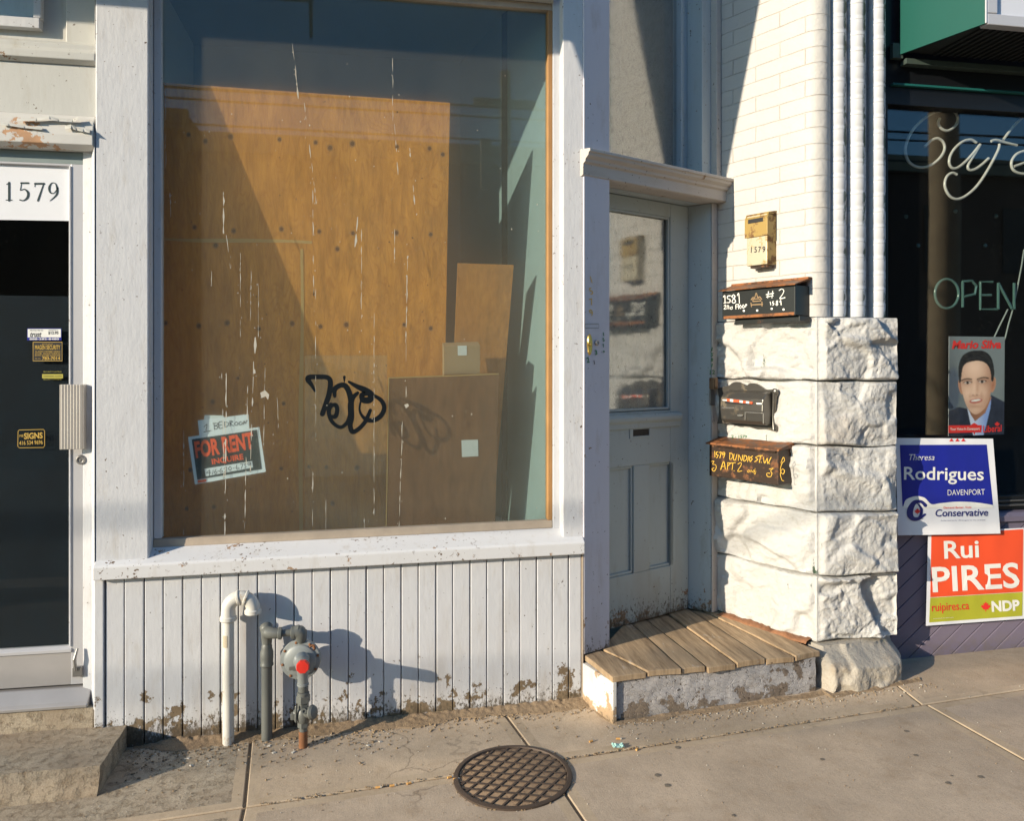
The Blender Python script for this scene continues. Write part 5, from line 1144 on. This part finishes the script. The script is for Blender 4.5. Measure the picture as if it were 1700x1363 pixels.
# ---- posters
def warp(corn, Y, fn):      # pixel rectangle corners -> plane, with gentle buckles
    pl = PY(Y)
    def f(x, y, off=0): return pl(x, y, off + .0055 * noise.noise(Vector((x * .016, y * .016, fn))) + .003 * noise.noise(Vector((x * .05, y * .02, fn + 4))) + .003)
    return f
def psheet(name, parent, corn, f, mat, n=24, off=0):
    m = MB(); (ax, ay), (bx, by), (cx, cy), (dx, dy) = corn   # tl tr br bl
    fn = lambda u, v, o_: f((ax + (bx - ax) * u) * (1 - v) + (dx + (cx - dx) * u) * v, (ay + (by - ay) * u) * (1 - v) + (dy + (cy - dy) * u) * v, o_)
    m.grid(lambda u, v: fn(u, v, off), n, n)
    if off == 0: m.grid(lambda u, v: fn(u, v, -.0012), n, n)
    return m.build(name, mat, parent, smooth='all')
def dense(mb):              # split long edges so that printed shapes follow the buckled sheet
    return mb
zq = lambda x, y: (1460 + x / 3.246, 700 + y / 3.246)
f1 = warp(None, YC - .045, 2.2)
PO = empty('election_poster', f1(1570, 888), 'blue and white election poster on white sheet, above the orange one', 'poster', 'election posters')
m = MB(); e = [zq(85, 88), zq(612, 92), zq(612, 370), zq(655, 430), zq(650, 604), zq(100, 614)]
psheet('sheet', PO, [zq(85, 88), zq(612, 92), zq(652, 604), zq(100, 614)], f1, M_paper, 24)
psheet('blue_panel', PO, [zq(110, 126), zq(578, 124), zq(612, 450), zq(124, 456)], f1, M_blue, 26, .0012)
m = MB()
ar = [zq(x, y) for x, y in [(118, 460)] + [(124 + 488 * t, 452 - 16 * math.sin(t * 3.14) + 0 * t) for t in [k / 16 for k in range(17)]] + [(616, 470), (118, 470)]]
pc = [zq(x, y) for x, y in smooth_line([(128, 462), (140, 425), (170, 408), (205, 402), (245, 412), (280, 445), (330, 440), (420, 432), (520, 436), (612, 450)], 4)]
for (xa, ya), (xb, yb) in zip(pc, pc[1:]): poly(m, [(xa, ya), (xb, yb), (xb, zq(0, 466)[1]), (xa, zq(0, 466)[1])], f1, .0022)
m.build('white_swoosh', M_wlet, PO)
def line(par, mat, *a, name='lettering'): q_ = MB(); text(q_, *a); q_.build(name, mat, par)
line(PO, M_wlet, 'Theresa', *zq(160, 208), *zq(296, 208), 34 / 3.246, f1, .0026, 0, -.006, .25); line(PO, M_wlet, 'Rodrigues', *zq(132, 312), *zq(562, 316), 72 / 3.246, f1, .0026, 0, .012)
line(PO, M_wlet, 'DAVENPORT', *zq(368, 398), *zq(568, 394), 32 / 3.246, f1, .0026, 0, -.006)
m = MB(); ce = lambda rx, ry, k0, k1: [zq(205 + rx * math.cos(t), 486 + ry * math.sin(t)) for t in [k0 + (k1 - k0) * k / 22 for k in range(23)]]
stroke(m, [zq(248, 452), zq(225, 432), zq(190, 436), zq(168, 470), zq(166, 505), zq(185, 525), zq(215, 522), zq(246, 500)], [6, 5, 7, 10, 10, 7, 5, 3], f1, .0026)
stroke(m, [zq(204, 440), zq(226, 470), zq(222, 505), zq(200, 530)], [1.5, 4, 4, 1.5], f1, .0028)
m.build('party_emblem', M_navy, PO); line(PO, M_navy, 'Conservative', *zq(302, 512), *zq(586, 508), 40 / 3.246, f1, .0026, 0, .012, .12); line(PO, M_navy, 'Authorized by the official agent for the candidate', *zq(330, 536), *zq(570, 533), 1.6, f1, .0026)
m = MB(); leaf(m, *zq(205, 484), 5.2, f1, .0032); m.build('maple_leaf', M_rprint, PO); line(PO, M_rprint, 'Demand Better. Vote', *zq(346, 470), *zq(496, 467), 3.6, f1, .0026, 0, .01)
for x in (388, 420, 452): m = MB(); poly(m, [zq(x, 90), zq(x + 12, 106), zq(x - 12, 106)], f1, .0026); m.build('red_mark', M_rprint, PO)
f2 = warp(None, YC - .022, 7.7)
P2 = empty('election_poster', f2(1620, 1030), 'orange and lime election poster stapled to purple boarding', 'poster', 'election posters')
psheet('sheet', P2, [zq(262, 600), zq(800, 572), zq(800, 1062), zq(250, 1102)], f2, M_paper, 26)
psheet('orange_panel', P2, [zq(280, 612), zq(775, 580), zq(772, 918), zq(274, 948)], f2, M_oprint, 26, .0012)
psheet('lime_panel', P2, [zq(274, 950), zq(772, 920), zq(770, 1048), zq(268, 1084)], f2, M_lime, 22, .0012)
line(P2, M_wlet, 'Rui', *zq(350, 738), *zq(538, 730), 98 / 3.246, f2, .0026, 0, .018); line(P2, M_wlet, 'PIRES', *zq(288, 918), *zq(757, 892), 138 / 3.246, f2, .0026, 0, .018); line(P2, M_wlet, 'NDP', *zq(606, 1024), *zq(757, 1016), 56 / 3.246, f2, .0026, 0, .04)
line(P2, M_wlet, 'Authorized by the official agent', *zq(290, 1066), *zq(400, 1058), 1.4, f2, .0026)
line(P2, M_rprint, 'ruipires.ca', *zq(284, 1024), *zq(484, 1012), 46 / 3.246, f2, .0026, 0, .008); m = MB(); leaf(m, *zq(573, 998), 8.4, f2, .0026); m.build('maple_leaf', M_rprint, P2)
# portrait poster inside the cafe glass
zp = lambda x, y: (1460 + x / 4.542, 480 + y / 4.542)
f3 = warp(None, YC + .075, 5.1)
PYp = PY(YC + .074); f3 = lambda x, y, off=0: PYp(x, y, off * .5 - .004)
P3 = empty('election_poster', PYp(1621, 720), 'portrait election poster of a man in a dark suit inside cafe glass', 'poster', 'election posters')
P3c = [zp(525, 355), zp(945, 360), zp(940, 1095), zp(520, 1110)]
MB().slab([f3(*p) for p in P3c], .0015).build('sheet', M_paper, P3)
def lerp3(a, b, t): t = max(0, min(1, t)); return tuple(a[i] + (b[i] - a[i]) * t for i in range(3))
def sd_ell(x, y, cx, cy, rx, ry, rot=0):
    c, s_ = math.cos(rot), math.sin(rot); dx, dy = x - cx, y - cy; u, w = (dx * c + dy * s_) / rx, (-dx * s_ + dy * c) / ry
    return math.sqrt(u * u + w * w) - 1
def inpoly(x, y, P_):
    r_ = False
    for i in range(len(P_)):
        (xa, ya), (xb, yb) = P_[i - 1], P_[i]
        if (ya > y) != (yb > y) and x < (xb - xa) * (y - ya) / (yb - ya) + xa: r_ = not r_
    return r_
JAW = smooth_line([(612, 560), (640, 520), (740, 505), (820, 545), (840, 640), (843, 760), (822, 850), (785, 912), (733, 944), (690, 925), (655, 870), (627, 780), (612, 690), (612, 560)], 4)
HAIR = smooth_line([(600, 700), (596, 590), (615, 520), (655, 480), (720, 462), (790, 468), (840, 510), (864, 600), (860, 690), (845, 690), (840, 640), (826, 590), (792, 552), (735, 540), (668, 552), (634, 580), (622, 625), (613, 700), (600, 700)], 4)
SUIT1 = [(522, 915), (600, 885), (664, 900), (690, 1010), (712, 1110), (522, 1110)]; SUIT2 = [(842, 798), (900, 830), (946, 855), (946, 1110), (786, 1110), (812, 1000), (836, 880)]
SHIRT = [(664, 895), (690, 940), (722, 996), (790, 935), (845, 815), (838, 900), (812, 1010), (786, 1110), (712, 1110), (686, 1000)]
NECK = [(668, 860), (690, 945), (724, 996), (800, 935), (846, 820), (810, 780), (680, 840)]
def portrait(x, y):
    c = lerp3((.055, .065, .08), (.20, .225, .24), .55 + .5 * math.sin((x - 560) * .006) - .25 * (y - 700) / 400 + .12 * noise.noise(Vector((x * .012, y * .012, 1))))
    if sd_ell(x, y, 560, 760, 55, 200) < 0: c = lerp3(c, (.05, .07, .13), .6 * min(1, -3 * sd_ell(x, y, 560, 760, 55, 200)))
    if inpoly(x, y, SUIT1) or inpoly(x, y, SUIT2): c = lerp3((.012, .014, .028), (.03, .035, .06), .5 + .5 * noise.noise(Vector((x * .03, y * .02, 5))) + (.3 if x > 840 and y < 900 else 0))
    if inpoly(x, y, SHIRT): c = lerp3((.55, .60, .78), (.24, .34, .66), (x - 735) / 90 + .25)
    if inpoly(x, y, NECK): c = lerp3((.40, .19, .11), (.20, .085, .05), .35 + (y - 880) / 130 * .2 + (760 - x) / 260)
    for ex, ey, rx, ry, rot in ((617, 735, 20, 58, -.22), (858, 722, 19, 58, .16)):
        if sd_ell(x, y, ex, ey, rx, ry, rot) < 0: c = lerp3((.55, .27, .17), (.33, .13, .08), -sd_ell(x, y, ex, ey, rx, ry, rot) * .9)
    if inpoly(x, y, JAW):
        u = (x - 728) / 115; v = (y - 720) / 220
        sh = .30 + .55 * max(0, u) ** 1.7 + .25 * max(0, -u - .35) + .40 * max(0, v - .45)
        sh -= .30 * math.exp(-((x - 715) / 70) ** 2 - ((y - 590) / 60) ** 2) + .22 * math.exp(-((x - 665) / 34) ** 2 - ((y - 780) / 40) ** 2) + .18 * math.exp(-((x - 785) / 34) ** 2 - ((y - 775) / 36) ** 2) + .2 * math.exp(-((x - 715) / 13) ** 2 - ((y - 735) / 60) ** 2) + .12 * math.exp(-((x - 728) / 36) ** 2 - ((y - 915) / 18) ** 2)
        for ex, ey, rx, ry, k in ((664, 700, 40, 24, .38), (775, 692, 42, 24, .42), (740, 745, 12, 46, .26), (722, 806, 34, 9, .40), (684, 805, 10, 26, .22), (772, 800, 12, 34, .26), (728, 884, 40, 9, .26), (690, 870, 30, 26, .14)):
            sh += k * math.exp(-((x - ex) / rx) ** 2 - ((y - ey) / ry) ** 2)
        c = lerp3((.86, .58, .45), (.33, .14, .08), sh * .92)
        for pts, w in (([(622, 688), (655, 668), (692, 680)], 8), ([(740, 680), (785, 658), (820, 672)], 8)):
            for k in range(9):
                t = k / 8; px = (1 - t) ** 2 * pts[0][0] + 2 * t * (1 - t) * pts[1][0] + t * t * pts[2][0]; py = (1 - t) ** 2 * pts[0][1] + 2 * t * (1 - t) * pts[1][1] + t * t * pts[2][1]
                d = math.hypot(x - px, (y - py) * 1.2)
                if d < w: c = lerp3(c, (.05, .03, .022), 1.1 * (1 - d / w) + .3)
        for ex, ey in ((665, 705), (774, 698)):
            d = sd_ell(x, y, ex, ey, 25, 10, -.05)
            if d < 0: c = lerp3(c, (.55, .50, .48), .7)
            if math.hypot(x - ex, y - ey) < 10.5: c = (.02, .014, .012)
            if 0 <= d < .5 and y < ey: c = lerp3(c, (.05, .025, .02), .7)
        d = sd_ell(x, y, 729, 842, 50, 19, -.12)
        if d < 0: c = lerp3((.50, .15, .12), (.40, .10, .085), -d)
        d = sd_ell(x, y, 729, 838, 41, 9, -.13)
        if d < 0: c = lerp3(c, (.80, .78, .74), min(1, -d * 5))
        for nx, ny in ((707, 798), (736, 797)):
            d = math.hypot(x - nx, (y - ny) * 1.4)
            if d < 8: c = lerp3(c, (.10, .03, .02), 1 - d / 9)
    if inpoly(x, y, HAIR): c = lerp3((.008, .007, .008), (.05, .043, .04), .3 + .9 * noise.noise(Vector((x * .03 + y * .01, y * .12 - x * .02, 3))) * (1 if y < 560 else .4))
    return c
m = MB(); nu, nv = 104, 184
m.grid(lambda u, v: f3(*zp((525 + 420 * u) * (1 - v) + (520 + 420 * u) * v, (355 + 5 * u) * (1 - v) + (1110 - 15 * u) * v), .002), nu, nv)
po = m.build('printed_portrait', None, P3); po.data.materials.clear()
ca = po.data.color_attributes.new('print', 'FLOAT_COLOR', 'POINT')
k = 0
for j in range(nv + 1):
    for i in range(nu + 1):
        x = 523 + 420 * i / nu; y = 357 + 745 * j / nv; acc = [0, 0, 0]
        for ox, oy in ((-1.7, -1.7), (1.7, -1.7), (-1.7, 1.7), (1.7, 1.7)):
            q = portrait(x + ox, y + oy); acc = [acc[t] + q[t] / 4 for t in range(3)]
        ca.data[k].color = (*acc, 1); k += 1
a_ = N('printed_photograph'); at_ = a_.n('Attribute'); at_.attribute_name = 'print'; a_.col(at_.outputs[0]); a_.rough(.45, .4); po.data.materials.append(a_.m)
line(P3, M_rprint, 'Mario Silva', *zp(546, 448), *zp(918, 444), 62 / 4.542, f3, .0046, 0, .035, .2)
m = MB(); poly(m, [zp(520, 1028), zp(772, 1026), zp(768, 1080), zp(520, 1086)], f3, .0046); m.build('red_band', M_rprint, P3); line(P3, M_rprint, 'Liberal', *zp(782, 1080), *zp(924, 1072), 52 / 4.542, f3, .0046, 0, .015, .1); m = MB(); leaf(m, *zp(888, 1018), 4.4, f3, .0046); m.build('maple_leaf', M_rprint, P3); m = MB(); poly(m, [zp(690, 1024), zp(715, 1008), zp(740, 1024), zp(715, 1100)], f3, .0044); m.build('printed_tie', M_rprint, P3)
m = MB(); text(m, 'Your Voice In Davenport', *zp(534, 1066), *zp(756, 1062), 22 / 4.542, f3, .0054, 0, .01); m.build('lettering', M_wlet, P3)
# small round lights on wires deep in the cafe
for k, (x, y) in enumerate([(1585, 351), (1652, 359), (1523, 408), (1634, 408), (1503, 360)]):
    p = PY(.9)(x, y); o = MB().disc(p, (0, -1, .2), [(.012, 0), (.016, .008), (.010, .016)], 12).build('hanging_bulb', M_neond, base=True); tag(o, 'small clear bulb hanging in the dark behind cafe glass', 'bulb', 'bulbs inside the cafe')

# ================================================================ GROUND
def gp(x, y, dz=0): return Vector((x, y, gz(x, y) + dz))
m = MB().grid(lambda u, v: (lambda x, y: Vector((x, y, gz(x, y) - .006)))(-12 + 24 * u, -3.2 + 4.2 * v), 40, 8); tag(m.build('ground', M_soil), kind='structure')
yj = lambda x: -.553 + .063 * x                # long joint beside the building
TH = .06
def paving(pts, mat, edge_sides, name='sidewalk', holes=None):
    """slab cast in place: bevelled polygon following the fall of the pavement, smooth trowelled margin inside"""
    n = len(pts); c = Vector((sum(p[0] for p in pts) / n, sum(p[1] for p in pts) / n))
    def inset(d):
        P_ = [Vector(p) for p in pts]; out = []
        for i in range(n):
            a, b, c2 = P_[i - 1], P_[i], P_[(i + 1) % n]
            n1 = Vector((-(b - a).y, (b - a).x)).normalized(); n2 = Vector((-(c2 - b).y, (c2 - b).x)).normalized()
            k = n1 + n2; k = k / max(.3, k.dot(n1)) ; out.append(b + k * d)
        return out
    I0, I1, I2 = inset(0), inset(.0035), inset(.045)
    m = MB(); vs = [gp(p.x, p.y, -TH) for p in I0] + [gp(p.x, p.y, -.004) for p in I0] + [gp(p.x, p.y, 0) for p in I1] + [gp(p.x, p.y, 0) for p in I2]
    fs = []; mi = []
    for r_ in range(3):
        for i in range(n): fs.append((r_ * n + i, r_ * n + (i + 1) % n, (r_ + 1) * n + (i + 1) % n, (r_ + 1) * n + i)); mi.append(1 if r_ else 1)
    fs.append(tuple(range(3 * n, 4 * n))); mi.append(0)
    for f_, q_ in zip(fs, mi): m.f.append(list(f_)); m.m.append(q_)
    m.v = [tuple(v) for v in vs]
    o = m.build(name, [mat, M_edge]); tag(o, kind='structure'); return o
g = .006
xA, xB, xC, xD = -.475, .66, 2.57, 5.6
def cx(x, y, sl): return x + sl * (y + .5)
paving([(-3.2, yj(-3.2) + g), (xA - g + .02, yj(xA) + g), (xA - g - .04, .06), (-3.2, .06)], M_step, None)
cyl = (.573, -.585)
paving([(xA + g + .02, yj(xA) + g), (.70 - g, yj(.70) + g), (.61 - g, .06), (xA + g - .04, .06)], M_conc, None)
paving([(.70 + g, yj(.70) + g), (2.545 - g, yj(2.54) + g), (2.60 - g, .06), (.61 + g, .06)], M_conc, None)
paving([(2.545 + g, yj(2.54) + g), (5.6, yj(5.6) + g), (5.6, .12), (2.60 + g, .12)], M_conc, None)
yo = -2.6
paving([(-3.2, yo), (-.40 - g, yo), (-.455 - g, yj(-.45) - g), (-3.2, yj(-3.2) - g)], M_step, None)
paving([(-.40 + g, yo), (.97 - g, yo), (.715 - g, yj(.7) - g), (-.455 + g, yj(-.45) - g)], M_conc2, None)
paving([(.97 + g, yo), (2.75 - g, yo), (2.565 - g, yj(2.56) - g), (.715 + g, yj(.7) - g)], M_conc2, None)
paving([(2.75 + g, yo), (5.6, yo), (5.6, yj(5.6) - g), (2.565 + g, yj(2.56) - g)], M_conc2, None)
m = MB().box(-40, 40, -2.9, -2.62, -.2, -.01); tag(m.build('kerb', M_edge), kind='structure')
m = MB().add([(-300, -300, -.16), (300, -300, -.16), (300, -2.88, -.16), (-300, -2.88, -.16)], [(0, 1, 2, 3)]); tag(m.build('road', M_asph), kind='structure')

# manhole: ring and lid with raised crossing ribs
Rm = .216; gx, gy = .57, -.588; GN = Vector((-.024, -.02, 1)).normalized()
MH = empty('manhole_cover', gp(gx, gy, 0), 'round rusty manhole cover with a crossed diamond grid', 'manhole')
m = MB(); m.disc(gp(gx, gy, -.055), GN, [(Rm + .02, 0), (Rm + .02, .062), (Rm + .012, .0645), (Rm + .002, .0645), (Rm, .060), (Rm, .01)], 72); m.f = [f for f in m.f if len(f) == 4]; m.m = [0] * len(m.f); m.build('ring', M_iron, MH, smooth=30)
a_ = N('dirt_filled_iron'); nz = a_.noise(10, 7, .7); c_ = a_.mix(a_.noise(3, 4, .6), (.22, .14, .08), (.36, .26, .17)); c_ = a_.mix(a_.rng(a_.noise(45, 5, .7), .55, .7), c_, (.09, .055, .035)); c_ = a_.mix(a_.rng(nz, .6, .7, 0, .5), c_, (.25, .11, .04)); a_.col(c_); a_.rough(.9, .2); a_.bump(a_.noise(60, 5, .6), .6, .004)
MB().disc(gp(gx, gy, -.02), GN, [(Rm - .003, 0), (Rm - .003, .0215), (Rm - .007, .023)], 72).build('lid', a_.m, MH, smooth=30)
def rdir(p, q): d = GR(*q) - GR(*p); return Vector((d.x, d.y)).normalized()
dA = rdir((770, 1308), (852, 1243)); dB = rdir((760, 1296), (940, 1314))
m = MB()
for d, sp, lift in ((dA, .043, .0050), (dB, .043, .0046)):
    nn2 = Vector((-d.y, d.x))
    for k in range(-5, 6):
        of = k * sp + .004; h2 = (Rm - .006) ** 2 - of * of
        if h2 <= .0004: continue
        h = math.sqrt(h2); w2 = .0042
        q = [Vector((gx, gy)) + nn2 * (of + s * w2) + d * t for t, s in ((-h, -1), (h, -1), (h, 1), (-h, 1))]
        m.hexa([gp(p.x, p.y, .002) for p in q] + [gp(p.x, p.y, .002 + lift) for p in q])
m.build('ribs', M_iron, MH)

# soil ridge along the foot of the wall, and litter in it
m = MB(); random.seed(2)
def ridge(u, v):
    x = -1.0 + 2.05 * u; w = .10 + .05 * noise.noise(Vector((x * 3, 1, 0))) + .03 * noise.noise(Vector((x * 11, 4, 0))); y = .012 - w * v
    if x > .72: w *= 1
    tp = ss(0, .10, u); w *= .3 + .7 * tp; y = .012 - w * v
    h = tp * (.020 + .016 * noise.noise(Vector((x * 4, 7, 0)))) * (1 - v) ** 1.3 + .008 * noise.noise(Vector((x * 40, y * 40, 0))) * (1 - v) + .004 * noise.noise(Vector((x * 110, y * 110, 2))) * (1 - v * .6)
    return gp(x, y, max(h, 0) + (.002 if v < .9 else -.006))
m.grid(ridge, 320, 20); tag(m.build('soil', M_soil, smooth='all'), 'brown soil drift along the foot of the boarded wall', 'soil', None, 'stuff')
m = MB()
def ridge2(u, v):
    a0 = Vector((1.03, -.05)).lerp(Vector((1.10, -.26)), min(u * 5, 1)) if u < .2 else Vector((1.10, -.26)).lerp(Vector((2.18, -.19)), (u - .2) / .8) if u < .8 else Vector((1.9083, -.2)).lerp(Vector((2.72, -.10)), (u - .2) / .8)
    a0 = Vector((1.03, -.03)).lerp(Vector((1.10, -.262)), u * 6) if u < 1 / 6 else Vector((1.10, -.262)).lerp(Vector((2.18, -.185)), (u - 1 / 6) / (.5)) if u < 4 / 6 else Vector((2.18, -.225)).lerp(Vector((2.72, -.15)), (u - 4 / 6) * 3)
    nrm2 = Vector((-.9, -.3)) if u < 1 / 6 else Vector((0, -1))
    w = .035 + .025 * noise.noise(Vector((u * 14, 1, 9))); p = a0 + nrm2 * (w * v - .012)
    h = (.007 + .007 * noise.noise(Vector((u * 16, 7, 0)))) * (1 - v) ** 1.3 + .005 * noise.noise(Vector((p.x * 60, p.y * 60, 0))) * (1 - v)
    return gp(p.x, p.y, max(h, 0) + (.002 if v < .9 else -.006))
m.grid(ridge2, 300, 12); tag(m.build('soil', M_soil, smooth='all'), 'brown soil drift around the stoop and pier foot', 'soil', None, 'stuff')
m = MB(); random.seed(14)
def chip(x, y, s, mi, flat=False):
    z = gz(x, y) + .002; h = s * (.12 if flat else .6); th = random.uniform(0, 6.3); tl = random.uniform(-.3, .3); k = random.choice((4, 5, 6))
    ring_ = [(s * random.uniform(.6, 1.1) * math.cos(th + 6.283 * i / k), s * random.uniform(.5, 1.0) * math.sin(th + 6.283 * i / k)) for i in range(k)]
    m.add([(x + a, y + b, z - .001) for a, b in ring_] + [(x + a * .7, y + b * .7, z + h + tl * a) for a, b in ring_], [tuple(range(k, 2 * k))] + [(i, (i + 1) % k, k + (i + 1) % k, k + i) for i in range(k)], mi)
for k in range(1500):
    x = random.uniform(-1.0, .55) if random.random() < .75 else random.uniform(.5, 1.05); d = random.expovariate(11); y = -.02 - d * (.9 if x < .1 else .5)
    if y < -.42: continue
    r_ = random.random(); chip(x, y, random.uniform(.0015, .007) * (1.5 if r_ > .96 else 1), 1 if r_ < .14 else 0 if r_ < .8 else 2, r_ < .14)
for k in range(500):
    x = random.uniform(-1.2, 3.4); y = random.uniform(-1.0, -.1); chip(x, y, random.uniform(.001, .0032), random.choice((0, 0, 1, 2)))
for k in range(420):
    t = random.random(); x = 1.05 + t * 1.7; y = -.27 + .07 * t - random.expovariate(30); chip(x, y, random.uniform(.0012, .005), random.choice((0, 0, 2, 1)))
for k in range(420):   # grit lying in the long joint
    x = random.uniform(-.4, 2.5); chip(x, yj(x) + random.gauss(0, .006), random.uniform(.0015, .0045), random.choice((0, 2, 2)))
for k in range(160):
    t = random.uniform(0, 6.3); rr = Rm + random.gauss(.012, .010); chip(gx + rr * math.cos(t), gy + rr * math.sin(t), random.uniform(.002, .005), random.choice((0, 2)))
for k in range(10):
    x = random.uniform(-.75, .1); y = random.uniform(-.32, -.12); chip(x, y, random.uniform(.006, .014), 1, True)
tag(m.build('litter', [M_pebble, M_flake, M_soil]), 'grit, pebbles and white paint flakes scattered along the wall foot', 'litter', None, 'stuff')
# cigarette ends lying in the joint, crumpled mint paper, gum spots
butts = [(628, 1310), (652, 1307), (680, 1303), (747, 1293), (982, 1233), (1027, 1229), (757, 1296), (1058, 1246)]
for i, (x, y) in enumerate(butts):
    p = GR(x, y); t = random.uniform(-.4, .9); d = Vector((math.cos(t), math.sin(t), 0)) * .011; c = gp(p.x, p.y, .0055)
    m = MB(); m.tube([c - d, c + d * .6], .0042, 8, 0); m.tube([c + d * .6, c + d * 1.2], [.0042, .0036], 8, 1)
    tag(m.build('cigarette_butt', [M_orange, M_flake], base=True), ('orange cigarette end lying in the joint left of the manhole', 'orange cigarette end lying in the joint below the stoop')[x > 900], 'cigarette end', 'cigarette ends in the pavement joint')
p = GR(1026, 1243); m = MB(); random.seed(6)
m.grid(lambda u, v: gp(p.x, p.y, .004) + Vector(((u - .5) * .05, (v - .5) * .035, .016 * abs(noise.noise(Vector((u * 4, v * 4, 3)))) + .010 * noise.noise(Vector((u * 9, v * 9, 8))) + .006)), 9, 9)
tag(m.build('crumpled_paper', M_wash, base=True), 'crumpled mint green paper scrap on the pavement below stoop', 'litter')
gum = [(1125, 1242), (1092, 1288), (1108, 1305), (1365, 1262), (1520, 1255), (1580, 1289), (1574, 1301), (1628, 1291), (1218, 1355), (1505, 1215)]
mg = plain('old_gum', (.15, .125, .095), .8, var=.3)
for i, (x, y) in enumerate(gum):
    p = GR(x, y); r_ = random.uniform(.006, .015); m = MB().add([gp(p.x + r_ * math.cos(t) * random.uniform(.75, 1.1), p.y + r_ * math.sin(t) * random.uniform(.75, 1.1), .0018) for t in [k * .5236 for k in range(12)]] + [gp(p.x, p.y, .0025)], [(k, (k + 1) % 12, 12) for k in range(12)])
    tag(m.build('gum_spot', mg, base=True), 'flat dark gum spot trodden into the grey pavement', 'gum spot', 'gum spots on the pavement')

# ================================================================ ACROSS THE STREET (seen mirrored in the glass)
def farhouse(x0, x1, y, h, mat, lab, nwin, cat='building'):
    o = empty('brick_building', ((x0 + x1) / 2, y - 3, -.16), lab, cat, 'buildings across the street')
    MB().box(x0, x1, y - 7, y, -.16, h).build('wall', mat, o); MB().box(x0 - .05, x1 + .05, y + .001, y + .22, h - .4, h + .05).build('cornice', M_pole, o)
    w = (x1 - x0) / nwin
    for k in range(nwin): MB().box(x0 + w * k + w * .28, x0 + w * k + w * .72, y + .002, y + .06, 4.3, 6.2).build('window', plain('far_window', (.05, .06, .07), .2) if k < 0 else M_black, o)
farhouse(-16, -4.2, -16, 7.6, M_far, 'dark brick building across the street at left, mirrored in glass', 5)
farhouse(-4.1, 4.6, -16, 7.1, plain('brown_brick', (.17, .10, .065), .9), 'brown building straight across the street, mirrored in glass', 4)
farhouse(4.7, 20, -16.2, 7.5, M_far, 'dark brick building across the street at right, mirrored in glass', 6)
m = MB().tube([(4.98, -2.2, -.3), (5.02, -2.2, 3.0), (4.94, -2.25, 9.5)], [.135, .125, .10], 14); tag(m.build('utility_pole', M_pole, base=True, smooth=True), 'tall weathered wooden utility pole at the kerb, mirrored in cafe glass', 'pole')
m = MB().tube([(2.75, -12, -.3), (2.75, -12, 7.6)], [.15, .11], 12).box(2.1, 3.4, -12.06, -11.94, 6.9, 7.03).box(2.25, 2.45, -12.1, -11.9, 5.2, 6.2); tag(m.build('utility_pole', M_pole, base=True), 'far wooden utility pole with crossarm across the street', 'pole')
for k, (y, z) in enumerate(((-8, 5.4), (-8, 5.05), (-6, 4.9))):
    m = MB().tube([(x, y, z + .0009 * (x - 2) ** 2) for x in range(-26, 30, 4)], .018, 6); tag(m.build('overhead_wire', M_black, base=True), 'thin black overhead wire strung along the street', 'wire', 'overhead wires along the street')
